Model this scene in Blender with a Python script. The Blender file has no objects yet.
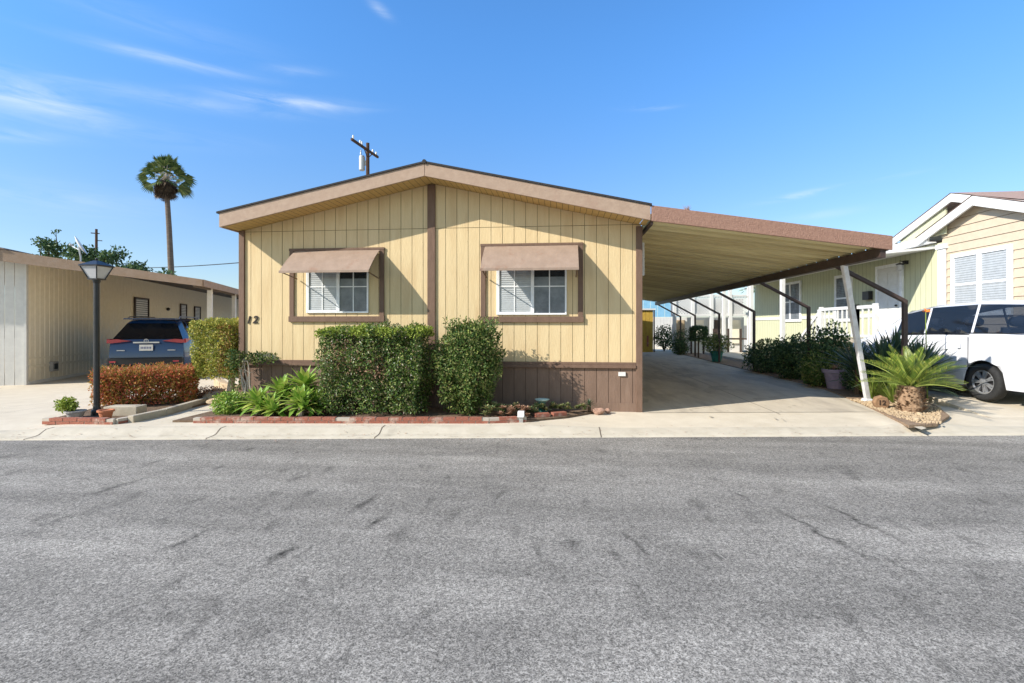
import bpy, bmesh, math, random
from mathutils import Vector, Matrix, noise
R = math.radians
random.seed(7)
S = bpy.context.scene
COL = S.collection

# ------------------------------------------------------------------ camera
cd = bpy.data.cameras.new('camera'); cam = bpy.data.objects.new('camera', cd); COL.objects.link(cam)
cd.sensor_width = 36; cd.lens = 500/1024*36; cd.shift_y = -16.5/1024
cd.clip_start = .05; cd.clip_end = 3000
cam.location = (0, 0, 1.483); cam.rotation_euler = (R(90), 0, math.atan(.1))
S.camera = cam

# ------------------------------------------------------------------ sky, sun, exposure
SUN = Vector((-.92, -.55, .68)).normalized()          # towards the sun
EL = math.asin(SUN.z); AZ = math.atan2(SUN.x, SUN.y)
W = bpy.data.worlds.new('World'); S.world = W; W.use_nodes = True
nt = W.node_tree; nt.nodes.clear()
def wn(t, **k):
    n = nt.nodes.new(t)
    for a, b in k.items(): setattr(n, a, b)
    return n
def lk(a, b): nt.links.new(a, b)
def wm(op, a, b=None, c=None):
    n = wn('ShaderNodeMath', operation=op)
    for i, v in enumerate((a, b, c)):
        if v is None: continue
        if isinstance(v, (int, float)): n.inputs[i].default_value = v
        else: lk(v, n.inputs[i])
    return n.outputs[0]
sky = wn('ShaderNodeTexSky', sky_type='NISHITA', sun_disc=False)
sky.sun_elevation = EL; sky.sun_rotation = AZ
sky.air_density = 1.0; sky.dust_density = .35; sky.ozone_density = 2.2
tc = wn('ShaderNodeTexCoord'); sp = wn('ShaderNodeSeparateXYZ'); lk(tc.outputs['Generated'], sp.inputs[0])
az = wm('MULTIPLY', wm('ARCTAN2', sp.outputs[0], sp.outputs[1]), 57.2958)
el = wm('MULTIPLY', wm('ARCSINE', sp.outputs[2]), 57.2958)
cv = wn('ShaderNodeCombineXYZ'); lk(wm('MULTIPLY', az, .11), cv.inputs[0]); lk(wm('MULTIPLY', el, .75), cv.inputs[1])
n1 = wn('ShaderNodeTexNoise'); n1.inputs['Scale'].default_value = 1.0; n1.inputs['Detail'].default_value = 6
n1.inputs['Roughness'].default_value = .62; n1.inputs['Distortion'].default_value = .7
lk(cv.outputs[0], n1.inputs['Vector'])
nz = wm('MULTIPLY', wm('SUBTRACT', n1.outputs['Fac'], .33), 3.4)
mask = None
# azimuth, elevation, half-width, half-height (degrees), strength, tilt
for (a0, e0, wa, we, st, tl) in [(-40, 23.6, 6.5, .45, .5, .02), (-29.5, 22.2, 6, .55, .8, .04), (-38, 20.6, 9, .6, .4, .06), (-29, 25.0, 3, .4, .3, .1),
        (-50, 18.2, 5, 1.3, .75, .02), (-51, 15.0, 3.5, .5, .4, .15), (-45, 17.0, 9, .8, .3, .05), (-20.5, 31.4, 1.1, .45, .6, -.35), (9.7, 22.7, 2.4, .22, .5, -.06),
        (24.2, 12.7, 2.9, .26, .95, .10), (31.7, 13.3, 2.0, .2, .4, .05), (26, 10.6, 3, .4, .25, .05), (-48, 10.5, 7, 1.3, .3, 0), (-42, 26, 9, 1.2, .16, 0)]:
    da = wm('SUBTRACT', az, a0)
    de = wm('SUBTRACT', wm('SUBTRACT', el, e0), wm('MULTIPLY', da, tl))
    q = wm('ADD', wm('POWER', wm('ABSOLUTE', wm('DIVIDE', da, wa)), 2.0), wm('POWER', wm('ABSOLUTE', wm('DIVIDE', de, we)), 2.0))
    g = wm('MULTIPLY', wm('EXPONENT', wm('MULTIPLY', q, -1.0)), st*.52)
    mask = g if mask is None else wm('ADD', mask, g)
mask = wm('MINIMUM', wm('MAXIMUM', wm('MULTIPLY', mask, nz), 0.0), .8)
mx = wn('ShaderNodeMix', data_type='RGBA'); lk(mask, mx.inputs[0])
tint = wn('ShaderNodeMix', data_type='RGBA', blend_type='MULTIPLY'); tint.inputs[0].default_value = 1
def smooth(v, a, b_):
    r_ = wn('ShaderNodeMapRange', interpolation_type='SMOOTHSTEP'); r_.inputs[1].default_value = a; r_.inputs[2].default_value = b_; lk(v, r_.inputs[0]); return r_.outputs[0]
def cmix(f, a, b_):
    m_ = wn('ShaderNodeMix', data_type='RGBA'); lk(f, m_.inputs[0])
    for i, v in ((6, a), (7, b_)):
        if isinstance(v, tuple): m_.inputs[i].default_value = v
        else: lk(v, m_.inputs[i])
    return m_.outputs[2]
low = cmix(smooth(el, 3, 32), (.50, .545, .62, 1), (.43, .78, 1.06, 1))        # clear blue overhead, paler near the horizon
south_fill = smooth(wm('SUBTRACT', wm('MULTIPLY', sp.outputs[0], .5), sp.outputs[1]), .0, .6)                   # invented warm haze behind the camera, added as soft front fill
lk(cmix(south_fill, low, (.85, .77, .64, 1)), tint.inputs[7])
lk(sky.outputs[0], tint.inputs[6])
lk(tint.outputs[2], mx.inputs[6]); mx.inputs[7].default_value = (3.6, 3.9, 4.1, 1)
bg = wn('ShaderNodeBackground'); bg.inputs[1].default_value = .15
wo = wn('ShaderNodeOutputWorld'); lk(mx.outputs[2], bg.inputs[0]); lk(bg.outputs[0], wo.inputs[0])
sl = bpy.data.lights.new('sun', 'SUN'); sl.energy = 3.7; sl.angle = R(.5); sl.color = (1, .93, .82)
so = bpy.data.objects.new('sun', sl); COL.objects.link(so); so.rotation_euler = SUN.to_track_quat('Z', 'Y').to_euler()
S.view_settings.view_transform = 'Standard'; S.view_settings.look = 'None'
S.view_settings.exposure = .90; S.view_settings.gamma = 1
S.cycles.max_bounces = 8; S.cycles.diffuse_bounces = 5; S.cycles.transparent_max_bounces = 12

# ------------------------------------------------------------------ materials
M = {}
def mat(name, c, rough=.7, c2=None, scale=8, bump=0, bscale=None, spec=.3, metal=0, detail=5, stretch=(1, 1, 1), lo=.35, hi=.65, dirt=None, dscale=1.2, dlo=.5, dhi=.7):
    m = bpy.data.materials.new(name); m.use_nodes = True; t = m.node_tree; b = t.nodes['Principled BSDF']
    b.inputs['Base Color'].default_value = (*c, 1); b.inputs['Roughness'].default_value = rough
    b.inputs['Specular IOR Level'].default_value = spec; b.inputs['Metallic'].default_value = metal
    co = t.nodes.new('ShaderNodeTexCoord'); mp = t.nodes.new('ShaderNodeMapping'); mp.inputs['Scale'].default_value = stretch
    t.links.new(co.outputs['Object'], mp.inputs[0])
    def noi(sc, det=detail):
        n = t.nodes.new('ShaderNodeTexNoise'); n.inputs['Scale'].default_value = sc; n.inputs['Detail'].default_value = det
        n.inputs['Roughness'].default_value = .6; t.links.new(mp.outputs[0], n.inputs['Vector']); return n
    if c2 is None: c2 = tuple(v*.86 for v in c)
    n = noi(scale); r = t.nodes.new('ShaderNodeMapRange'); r.inputs[1].default_value = lo; r.inputs[2].default_value = hi
    t.links.new(n.outputs['Fac'], r.inputs[0])
    x = t.nodes.new('ShaderNodeMix'); x.data_type = 'RGBA'; x.inputs[6].default_value = (*c, 1); x.inputs[7].default_value = (*c2, 1)
    t.links.new(r.outputs[0], x.inputs[0]); out = x.outputs[2]
    if dirt:
        n2 = noi(dscale, 6); r2 = t.nodes.new('ShaderNodeMapRange'); r2.inputs[1].default_value = dlo; r2.inputs[2].default_value = dhi
        t.links.new(n2.outputs['Fac'], r2.inputs[0])
        y = t.nodes.new('ShaderNodeMix'); y.data_type = 'RGBA'; t.links.new(out, y.inputs[6]); y.inputs[7].default_value = (*dirt, 1)
        t.links.new(r2.outputs[0], y.inputs[0]); out = y.outputs[2]
    t.links.new(out, b.inputs['Base Color'])
    if bump:
        bn = noi(bscale or scale*3, 4); bu = t.nodes.new('ShaderNodeBump'); bu.inputs['Strength'].default_value = bump
        bu.inputs['Distance'].default_value = .02; t.links.new(bn.outputs['Fac'], bu.inputs['Height']); t.links.new(bu.outputs[0], b.inputs['Normal'])
    M[name] = m; return m
def leafmat(name, cols, trans=.25, rough=.55, spec=.35):
    m = bpy.data.materials.new(name); m.use_nodes = True; t = m.node_tree; b = t.nodes['Principled BSDF']
    g = t.nodes.new('ShaderNodeNewGeometry'); cr = t.nodes.new('ShaderNodeValToRGB'); e = cr.color_ramp.elements
    for i, (p, c) in enumerate(cols):
        x = e[i] if i < 2 else e.new(p)
        x.position = p; x.color = (*c, 1)
    t.links.new(g.outputs['Random Per Island'], cr.inputs[0])
    b.inputs['Roughness'].default_value = rough; b.inputs['Specular IOR Level'].default_value = spec
    t.links.new(cr.outputs[0], b.inputs['Base Color'])
    tr = t.nodes.new('ShaderNodeBsdfTranslucent'); t.links.new(cr.outputs[0], tr.inputs[0])
    mx = t.nodes.new('ShaderNodeMixShader'); mx.inputs[0].default_value = trans
    t.links.new(b.outputs[0], mx.inputs[1]); t.links.new(tr.outputs[0], mx.inputs[2])
    t.links.new(mx.outputs[0], t.nodes['Material Output'].inputs[0]); M[name] = m; return m
def glassmat(name, col, op=.5, rough=.03):
    m = bpy.data.materials.new(name); m.use_nodes = True; t = m.node_tree; b = t.nodes['Principled BSDF']
    b.inputs['Base Color'].default_value = (*col, 1); b.inputs['Roughness'].default_value = rough; b.inputs['Specular IOR Level'].default_value = .8
    tr = t.nodes.new('ShaderNodeBsdfTransparent'); tr.inputs[0].default_value = (.93, .95, .96, 1) if name == 'window_glass' else (.75, .8, .85, 1)
    mx = t.nodes.new('ShaderNodeMixShader'); mx.inputs[0].default_value = op
    t.links.new(tr.outputs[0], mx.inputs[1]); t.links.new(b.outputs[0], mx.inputs[2]); t.links.new(mx.outputs[0], t.nodes['Material Output'].inputs[0])
    M[name] = m; return m

mat('yellow_siding', (.68, .535, .315), .75, (.64, .495, .285), 14, .3, 60, .2, stretch=(1, 1, .15), dirt=(.55, .39, .21), dscale=4.5, dlo=.5, dhi=.85)
mat('groove', (.22, .15, .07), .9)
mat('brown_trim', (.19, .122, .088), .7, (.155, .098, .07), 12, .2, 50, .2, stretch=(1, 1, .3))
mat('skirt_paint', (.225, .15, .112), .75, (.185, .122, .09), 10, .25, 60, .2, stretch=(1, 1, .2), dirt=(.28, .2, .155), dscale=3, dlo=.55, dhi=.8)
mat('skirt_groove', (.09, .05, .04), .9)
mat('fascia_paint', (.42, .31, .235), .7, (.37, .265, .20), 10, .3, 70, .2, dirt=(.33, .2, .15), dscale=2, dlo=.55, dhi=.75)
mat('carport_fascia', (.34, .20, .15), .65, (.27, .155, .115), 30, .7, 45, .3)
mat('awning_metal', (.34, .25, .195), .65, (.295, .215, .165), 5, .5, 7, .25, dirt=(.28, .17, .12), dscale=4, dlo=.58, dhi=.75)
mat('soffit_paint', (.58, .40, .16), .8, (.52, .35, .14), 10)
mat('shingle', (.035, .033, .035), .95, (.06, .055, .055), 40, .6, 80)
mat('carport_pan', (.80, .72, .42), .5, (.70, .61, .34), 2.5, .1, 10, .4, dirt=(.50, .41, .21), dscale=1.5, dlo=.45, dhi=.68, stretch=(.08, 1.6, 1))
mat('dark_brown_metal', (.05, .034, .03), .5, (.07, .045, .04), 12, .2, 40, .4)
mat('white_paint', (.70, .70, .69), .6, (.64, .64, .62), 8, .1, 40)
mat('worn_white_paint', (.74, .75, .78), .65, (.6, .6, .62), 9, .3, 40, dirt=(.45, .38, .33), dscale=6, dlo=.6, dhi=.72)
mat('vinyl_white', (.85, .86, .87), .4)
mat('blind_white', (.80, .81, .82), .6)
mat('curtain_grey', (.33, .35, .38), .7, (.2, .22, .25), 5)
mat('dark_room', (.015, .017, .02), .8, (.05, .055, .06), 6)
mat('black_metal', (.012, .013, .016), .4, (.02, .02, .022), 20, .1, 60, .5)
mat('black_plastic', (.018, .018, .02), .55)
mat('number_black', (.03, .022, .02), .5)
mat('concrete', (.66, .585, .465), .9, (.60, .525, .41), 3.0, .35, 90, .2, detail=9, dirt=(.55, .48, .37), dscale=.9, dlo=.53, dhi=.72)
mat('kerb_concrete', (.58, .52, .42), .9, (.50, .445, .35), 4, .35, 80, .2, detail=9, dirt=(.43, .38, .3), dscale=2.2, dlo=.58, dhi=.72)
mat('old_concrete', (.50, .44, .35), .9, (.40, .35, .27), 5, .4, 60, .2)
mat('dark_joint', (.16, .13, .1), .95)
mat('oil_stain', (.40, .35, .27), .8, (.47, .41, .32), 6)
mat('soil', (.13, .085, .055), .95, (.2, .14, .095), 12, .8, 40)
mat('dry_soil', (.33, .235, .16), .95, (.22, .15, .10), 16, .8, 40)
mat('ground_dirt', (.28, .24, .17), .95, (.2, .18, .12), .5, .2, 5)
mat('brick_red', (.34, .125, .08), .85, (.27, .10, .07), 25, .5, 60, dirt=(.45, .33, .27), dscale=6, dlo=.52, dhi=.68)
mat('mortar', (.5, .44, .37), .9)
mat('terracotta', (.5, .19, .095), .8, (.42, .16, .085), 12, .2, 40)
mat('stone_pale', (.52, .40, .26), .9, (.40, .30, .19), 8, .6, 25)
mat('pink_rock', (.40, .25, .19), .9, (.3, .18, .13), 12, .5, 30)
mat('grey_pot', (.38, .37, .36), .85, (.3, .29, .28), 12, .3, 40)
mat('lilac_pot', (.34, .27, .36), .6, (.28, .22, .3), 10)
mat('teal_pot', (.03, .22, .19), .35, (.03, .17, .15), 10)
mat('rose_pot', (.3, .17, .17), .6)
mat('bark', (.13, .085, .055), .95, (.07, .045, .03), 18, .8, 40, stretch=(1, 1, .3))
mat('palm_bark', (.19, .15, .12), .95, (.11, .085, .07), 6, .6, 20, stretch=(.4, .4, 3))
mat('cycad_bark', (.36, .24, .15), .95, (.2, .125, .075), 20, .8, 40)
mat('pale_stem', (.5, .45, .38), .9, (.35, .3, .24), 20)
mat('pole_wood', (.10, .055, .035), .9, (.06, .035, .025), 10, .3, 20)
mat('steel_grey', (.5, .52, .54), .45, metal=.3)
mat('tan_siding', (.86, .79, .64), .7, (.80, .73, .58), 6, .1, 30)
mat('pale_siding', (.68, .67, .64), .7, (.61, .60, .575), 6)
mat('left_trim', (.34, .25, .19), .75, (.3, .21, .145), 8, .3, 40)
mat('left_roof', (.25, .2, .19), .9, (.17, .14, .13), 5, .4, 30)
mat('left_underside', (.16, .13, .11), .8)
mat('green_siding', (.55, .56, .39), .8, (.50, .51, .35), 10, .15, 60, stretch=(1, 1, .2))
mat('green_groove', (.25, .245, .16), .9)
mat('beige_siding', (.56, .46, .345), .8, (.52, .425, .315), 8, .15, 50)
mat('beige_groove', (.26, .19, .12), .9)
mat('pink_shingle', (.42, .29, .24), .95, (.33, .23, .19), 25, .5, 60)
mat('blue_panel', (.20, .42, .60), .6, (.26, .50, .68), 3)
mat('ochre_siding', (.50, .33, .06), .7, (.42, .27, .05), 6)
mat('asphalt_patch', (.09, .088, .083), .9, (.16, .155, .145), 60)
mat('rubber', (.02, .02, .02), .85, (.03, .03, .03), 30)
mat('alloy', (.55, .56, .58), .35, metal=.7)
mat('red_lens', (.36, .03, .05), .2, spec=.7)
mat('amber', (.75, .25, .04), .4)
mat('plate_white', (.72, .72, .70), .5)
mat('plate_ink', (.07, .09, .25), .5)
mat('seat_fabric', (.05, .06, .085), .9)
mat('silver', (.6, .6, .62), .3, metal=.8)
mat('aqua_bowl', (.45, .62, .58), .5)
mat('log_wood', (.30, .18, .10), .9, (.2, .12, .07), 14, .4, 30)
mat('ink_brown', (.05, .03, .02), .8)
mat('orange_petal', (.9, .27, .05), .6)
mat('lamp_glass', (.55, .56, .58), .35, (.48, .48, .5), 6)
for n_, c_, ro in (('blue_paint', (.005, .03, .11), .2), ('white_car_paint', (.66, .67, .70), .25)):
    m_ = mat(n_, c_, ro, tuple(v*.97 for v in c_), 2, spec=.6); m_.node_tree.nodes['Principled BSDF'].inputs['Coat Weight'].default_value = .7
    m_.node_tree.nodes['Principled BSDF'].inputs['Coat Roughness'].default_value = .05
glassmat('window_glass', (.02, .03, .04), .22, .02)
glassmat('car_glass', (.015, .02, .03), .55, .03)
glassmat('dark_car_glass', (.008, .010, .014), .93, .04)
leafmat('hedge_leaf', [(0, (.03, .07, .015)), (1, (.36, .42, .10)), (.3, (.06, .13, .025)), (.65, (.19, .28, .05)), (.9, (.22, .17, .12))], .25, .4, .5)
leafmat('bright_leaf', [(0, (.15, .22, .03)), (1, (.42, .48, .09)), (.5, (.27, .35, .05))], .3)
leafmat('autumn_leaf', [(0, (.16, .16, .03)), (1, (.68, .20, .12)), (.3, (.34, .22, .05)), (.55, (.55, .30, .07)), (.8, (.62, .16, .09))], .3)
leafmat('yellowgreen_leaf', [(0, (.15, .19, .03)), (1, (.62, .58, .13)), (.5, (.38, .41, .07)), (.8, (.48, .40, .10))], .3)
leafmat('rusty_leaf', [(0, (.12, .10, .03)), (1, (.42, .22, .08)), (.5, (.30, .17, .05))], .3)
leafmat('shrub_leaf', [(0, (.04, .09, .02)), (1, (.34, .40, .09)), (.55, (.12, .20, .04)), (.8, (.25, .24, .10))], .28)
leafmat('dark_leaf', [(0, (.025, .06, .022)), (1, (.20, .27, .10)), (.6, (.06, .12, .045)), (.85, (.12, .19, .07))], .22)
leafmat('agave_leaf', [(0, (.12, .24, .03)), (1, (.62, .64, .16)), (.5, (.26, .42, .06)), (.85, (.45, .52, .12))], .25, .4, .5)
leafmat('strap_leaf', [(0, (.03, .06, .035)), (1, (.20, .26, .13)), (.6, (.06, .11, .06)), (.85, (.12, .18, .08))], .15, .4, .5)
leafmat('lime_strap', [(0, (.14, .22, .03)), (1, (.45, .50, .15)), (.5, (.26, .36, .06))], .3, .4, .5)
leafmat('cycad_leaf', [(0, (.09, .16, .025)), (1, (.42, .44, .08)), (.6, (.20, .28, .045))], .25, .35, .5)
leafmat('palm_leaf', [(0, (.04, .08, .025)), (1, (.24, .26, .09)), (.6, (.10, .15, .045))], .2)
leafmat('dead_frond', [(0, (.05, .035, .025)), (1, (.17, .12, .085)), (.5, (.09, .062, .045))], .1)
leafmat('succulent', [(0, (.10, .16, .07)), (1, (.36, .36, .16)), (.5, (.20, .26, .10)), (.8, (.30, .20, .10))], .15)
leafmat('dry_leaf', [(0, (.22, .12, .08)), (1, (.5, .32, .22)), (.5, (.38, .22, .14))], .15)

def asphalt():
    m = bpy.data.materials.new('asphalt'); m.use_nodes = True; t = m.node_tree; b = t.nodes['Principled BSDF']; N = t.nodes; L = t.links
    co = N.new('ShaderNodeTexCoord')
    def noi(sc, det, stretch=(1, 1, 1), ro=.6, rot=0):
        mp = N.new('ShaderNodeMapping'); mp.inputs['Scale'].default_value = stretch; mp.inputs['Rotation'].default_value = (0, 0, rot)
        L.new(co.outputs['Object'], mp.inputs[0])
        n = N.new('ShaderNodeTexNoise'); n.inputs['Scale'].default_value = sc; n.inputs['Detail'].default_value = det; n.inputs['Roughness'].default_value = ro
        L.new(mp.outputs[0], n.inputs['Vector']); return n.outputs['Fac']
    def rng(v, a, b_, c, d):
        r = N.new('ShaderNodeMapRange'); L.new(v, r.inputs[0])
        for i, q in enumerate((a, b_, c, d)): r.inputs[i+1].default_value = q
        return r.outputs[0]
    def mul(a, b_):
        n = N.new('ShaderNodeMath'); n.operation = 'MULTIPLY'; L.new(a, n.inputs[0])
        if isinstance(b_, float): n.inputs[1].default_value = b_
        else: L.new(b_, n.inputs[1])
        return n.outputs[0]
    vo = N.new('ShaderNodeTexVoronoi'); vo.inputs['Scale'].default_value = 160; L.new(co.outputs['Object'], vo.inputs['Vector'])
    sep = N.new('ShaderNodeSeparateColor'); L.new(vo.outputs['Color'], sep.inputs[0])
    grain = rng(sep.outputs[0], 0, 1, .42, 1.58)
    fine = rng(noi(38, 3), .35, .65, .72, 1.25)
    big = rng(noi(.45, 5, (.5, 1.6, 1), .6, .12), .3, .7, .80, 1.2)
    mid = rng(noi(3.2, 6, (.6, 1.4, 1)), .35, .68, .88, 1.12)
    holes = mul(mul(rng(noi(2.6, 4, (2.4, .8, 1), .55, .6), .62, .74, 1.0, .62), rng(noi(1.9, 4, (2.6, .9, 1), .5, -.2), .62, .72, 1.0, .72)), rng(noi(.8, 4, (.16, 2.2, 1), .55, .12), .42, .62, .86, 1.08))
    v = mul(mul(mul(mul(grain, fine), big), mid), holes)
    def op(o_, a, b_=None):
        n = N.new('ShaderNodeMath'); n.operation = o_
        for i_, q in enumerate((a, b_)):
            if q is None: continue
            if isinstance(q, (int, float)): n.inputs[i_].default_value = q
            else: L.new(q, n.inputs[i_])
        return n.outputs[0]
    sx = N.new('ShaderNodeSeparateXYZ'); L.new(co.outputs['Object'], sx.inputs[0])
    wob = op('MULTIPLY', op('SUBTRACT', noi(6, 3), .5), .16); X_ = op('ADD', sx.outputs[0], wob); tot = None
    for (mx_, my_, w_, l_, st_) in [(-2.72, 4.96, 0.035, 0.16, 0.6), (-1.74, 4.32, 0.04, 0.22, 0.75), (-1.49, 3.89, 0.035, 0.14, 0.9), (-1.93, 3.27, 0.04, 0.15, 0.9), (-2.76, 3.42, 0.035, 0.18, 0.7), (-4.35, 4.48, 0.04, 0.3, 0.6), (-0.89, 4.1, 0.05, 0.16, 0.5), (-1.23, 3.72, 0.06, 0.12, 0.5), (-2.37, 2.86, 0.03, 0.1, 0.6), (-1.79, 3.36, 0.02, 0.12, 0.5), (-1.56, 2.41, 0.12, 0.12, 0.35), (1.95, 4.04, 0.025, 0.42, 0.75), (2.38, 4.32, 0.025, 0.42, 0.7), (0.54, 3.67, 0.022, 0.2, 0.7), (0.38, 3.5, 0.02, 0.1, 0.5), (1.06, 3.56, 0.02, 0.1, 0.55), (0.07, 3.67, 0.035, 0.12, 0.5), (-0.17, 3.49, 0.035, 0.12, 0.5), (1.65, 4.79, 0.02, 0.14, 0.6), (1.76, 2.52, 0.03, 0.05, 0.8), (2.2, 3.6, 0.02, 0.3, 0.4), (0.48, 6.41, 0.08, 0.2, 0.35), (-0.73, 2.72, 0.05, 0.08, 0.4), (-4.05, 3.67, 0.05, 0.3, 0.4)]:      # worn tyre scuffs and oil drips in the asphalt, running across the road
        dx = op('DIVIDE', op('SUBTRACT', op('SUBTRACT', X_, mx_), op('MULTIPLY', op('SUBTRACT', sx.outputs[1], my_), -.25 if mx_ > -.5 else .2)), w_)
        dy = op('DIVIDE', op('SUBTRACT', sx.outputs[1], my_), l_)
        g_ = op('MULTIPLY', op('EXPONENT', op('MULTIPLY', op('ADD', op('MULTIPLY', dx, dx), op('MULTIPLY', dy, dy)), -1.0)), st_)
        tot = g_ if tot is None else op('ADD', tot, g_)
    v = mul(v, op('SUBTRACT', 1.0, op('MINIMUM', op('MULTIPLY', tot, rng(noi(14, 4), .3, .6, .3, 1.0)), .8)))
    v = mul(v, .28)
    cc = N.new('ShaderNodeCombineColor')
    L.new(mul(v, 1.06), cc.inputs[0]); L.new(mul(v, .98), cc.inputs[1]); L.new(mul(v, .865), cc.inputs[2])
    L.new(cc.outputs[0], b.inputs['Base Color']); b.inputs['Roughness'].default_value = .9; b.inputs['Specular IOR Level'].default_value = .25
    bu = N.new('ShaderNodeBump'); bu.inputs['Strength'].default_value = .8; bu.inputs['Distance'].default_value = .008
    L.new(grain, bu.inputs['Height']); L.new(bu.outputs[0], b.inputs['Normal']); M['asphalt'] = m
asphalt()

# ------------------------------------------------------------------ mesh helpers
class MB:
    def __init__(s): s.v = []; s.f = []; s.mi = []; s.T = None
    def add(s, vs, fs, mi=0):
        b = len(s.v)
        for p in vs:
            s.v.append(tuple(s.T @ Vector(p)) if s.T else tuple(p))
        for f in fs: s.f.append([b+i for i in f]); s.mi.append(mi)
        return s
    def box(s, x0, x1, y0, y1, z0, z1, mi=0):
        x0, x1 = sorted((x0, x1)); y0, y1 = sorted((y0, y1)); z0, z1 = sorted((z0, z1))
        return s.add([(x0, y0, z0), (x1, y0, z0), (x1, y1, z0), (x0, y1, z0), (x0, y0, z1), (x1, y0, z1), (x1, y1, z1), (x0, y1, z1)],
                     [(0, 3, 2, 1), (4, 5, 6, 7), (0, 1, 5, 4), (1, 2, 6, 5), (2, 3, 7, 6), (3, 0, 4, 7)], mi)
    def beam(s, a, b, w, h, up=(0, 0, 1), mi=0):            # rectangular bar from a to b
        a = Vector(a); b = Vector(b); d = (b-a).normalized(); u = Vector(up)
        if abs(d.dot(u)) > .98: u = Vector((1, 0, 0))
        r = d.cross(u).normalized(); u = r.cross(d).normalized()
        vs = [p + r*i*w/2 + u*j*h/2 for p in (a, b) for i, j in ((-1, -1), (1, -1), (1, 1), (-1, 1))]
        return s.add(vs, [(0, 3, 2, 1), (4, 5, 6, 7), (0, 1, 5, 4), (1, 2, 6, 5), (2, 3, 7, 6), (3, 0, 4, 7)], mi)
    def tube(s, pts, r, n=8, mi=0, cap=True):
        pts = [Vector(p) for p in pts]; rs = r if isinstance(r, (list, tuple)) else [r]*len(pts); vs = []; fs = []
        for i, p in enumerate(pts):
            d = (pts[min(i+1, len(pts)-1)]-pts[max(i-1, 0)]).normalized()
            u = Vector((0, 0, 1)) if abs(d.z) < .9 else Vector((1, 0, 0)); a = d.cross(u).normalized(); b = d.cross(a)
            for k in range(n):
                t = 2*math.pi*k/n; vs.append(p + (a*math.cos(t)+b*math.sin(t))*rs[i])
        for i in range(len(pts)-1):
            for k in range(n):
                k2 = (k+1) % n; fs.append((i*n+k, i*n+k2, (i+1)*n+k2, (i+1)*n+k))
        if cap: fs.append(tuple(range(n))[::-1]); fs.append(tuple((len(pts)-1)*n+k for k in range(n)))
        return s.add(vs, fs, mi)
    def lathe(s, prof, c=(0, 0, 0), n=20, mi=0, axis='z'):
        vs = []; fs = []
        for (r, h) in prof:
            for k in range(n):
                t = 2*math.pi*k/n; x, y = r*math.cos(t), r*math.sin(t)
                p = (x, y, h) if axis == 'z' else (x, h, y)
                vs.append((c[0]+p[0], c[1]+p[1], c[2]+p[2]))
        for i in range(len(prof)-1):
            for k in range(n):
                k2 = (k+1) % n; fs.append((i*n+k, i*n+k2, (i+1)*n+k2, (i+1)*n+k))
        return s.add(vs, fs, mi)
    def prism(s, poly, a, b, plane='xz', mi=0):             # polygon extruded along the third axis from a to b
        def P(p, q):
            return (p[0], q, p[1]) if plane == 'xz' else (q, p[0], p[1]) if plane == 'yz' else (p[0], p[1], q)
        n = len(poly); vs = [P(p, a) for p in poly]+[P(p, b) for p in poly]
        fs = [tuple(range(n)), tuple(range(2*n-1, n-1, -1))]+[(i, n+i, n+(i+1) % n, (i+1) % n) for i in range(n)]
        return s.add(vs, fs, mi)
    def sphere(s, c, r, n=12, m=8, mi=0, sc=(1, 1, 1)):
        prof = [(max(1e-4, math.sin(math.pi*i/m))*r, -math.cos(math.pi*i/m)*r*sc[2]) for i in range(m+1)]
        return s.lathe(prof, c, n, mi)
    def build(s, name, m, parent=None, smooth=False, bevel=0, normals=True):
        me = bpy.data.meshes.new(name); me.from_pydata(s.v, [], s.f)
        ms = m if isinstance(m, (list, tuple)) else [m]
        for q in ms: me.materials.append(M[q])
        me.polygons.foreach_set('material_index', s.mi)
        if smooth: me.polygons.foreach_set('use_smooth', [True]*len(s.f))
        if normals and len(s.f) < 20000:
            bm = bmesh.new(); bm.from_mesh(me); bmesh.ops.recalc_face_normals(bm, faces=bm.faces); bm.to_mesh(me); bm.free()
        me.update(); o = bpy.data.objects.new(name, me); COL.objects.link(o)
        if parent: o.parent = parent
        if bevel:
            bv = o.modifiers.new('bevel', 'BEVEL'); bv.width = bevel; bv.segments = 2; bv.limit_method = 'ANGLE'
        return o
def tag(o, label=None, cat=None, group=None, kind=None):
    if label: o['label'] = label
    if cat: o['category'] = cat
    if group: o['group'] = group
    if kind: o['kind'] = kind
    return o
def thing(name, label, cat, loc=(0, 0, 0), rz=0, group=None):
    o = bpy.data.objects.new(name, None); COL.objects.link(o); o.location = loc; o.rotation_euler = (0, 0, rz); o.empty_display_size = .2
    return tag(o, label, cat, group)
def copy_tree(o, parent=None):
    c = o.copy(); COL.objects.link(c); c.parent = parent
    for ch in list(o.children): copy_tree(ch, c)
    return c
def struct(name, b, m, **k): return tag(b.build(name, m, **k), kind='structure')

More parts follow.
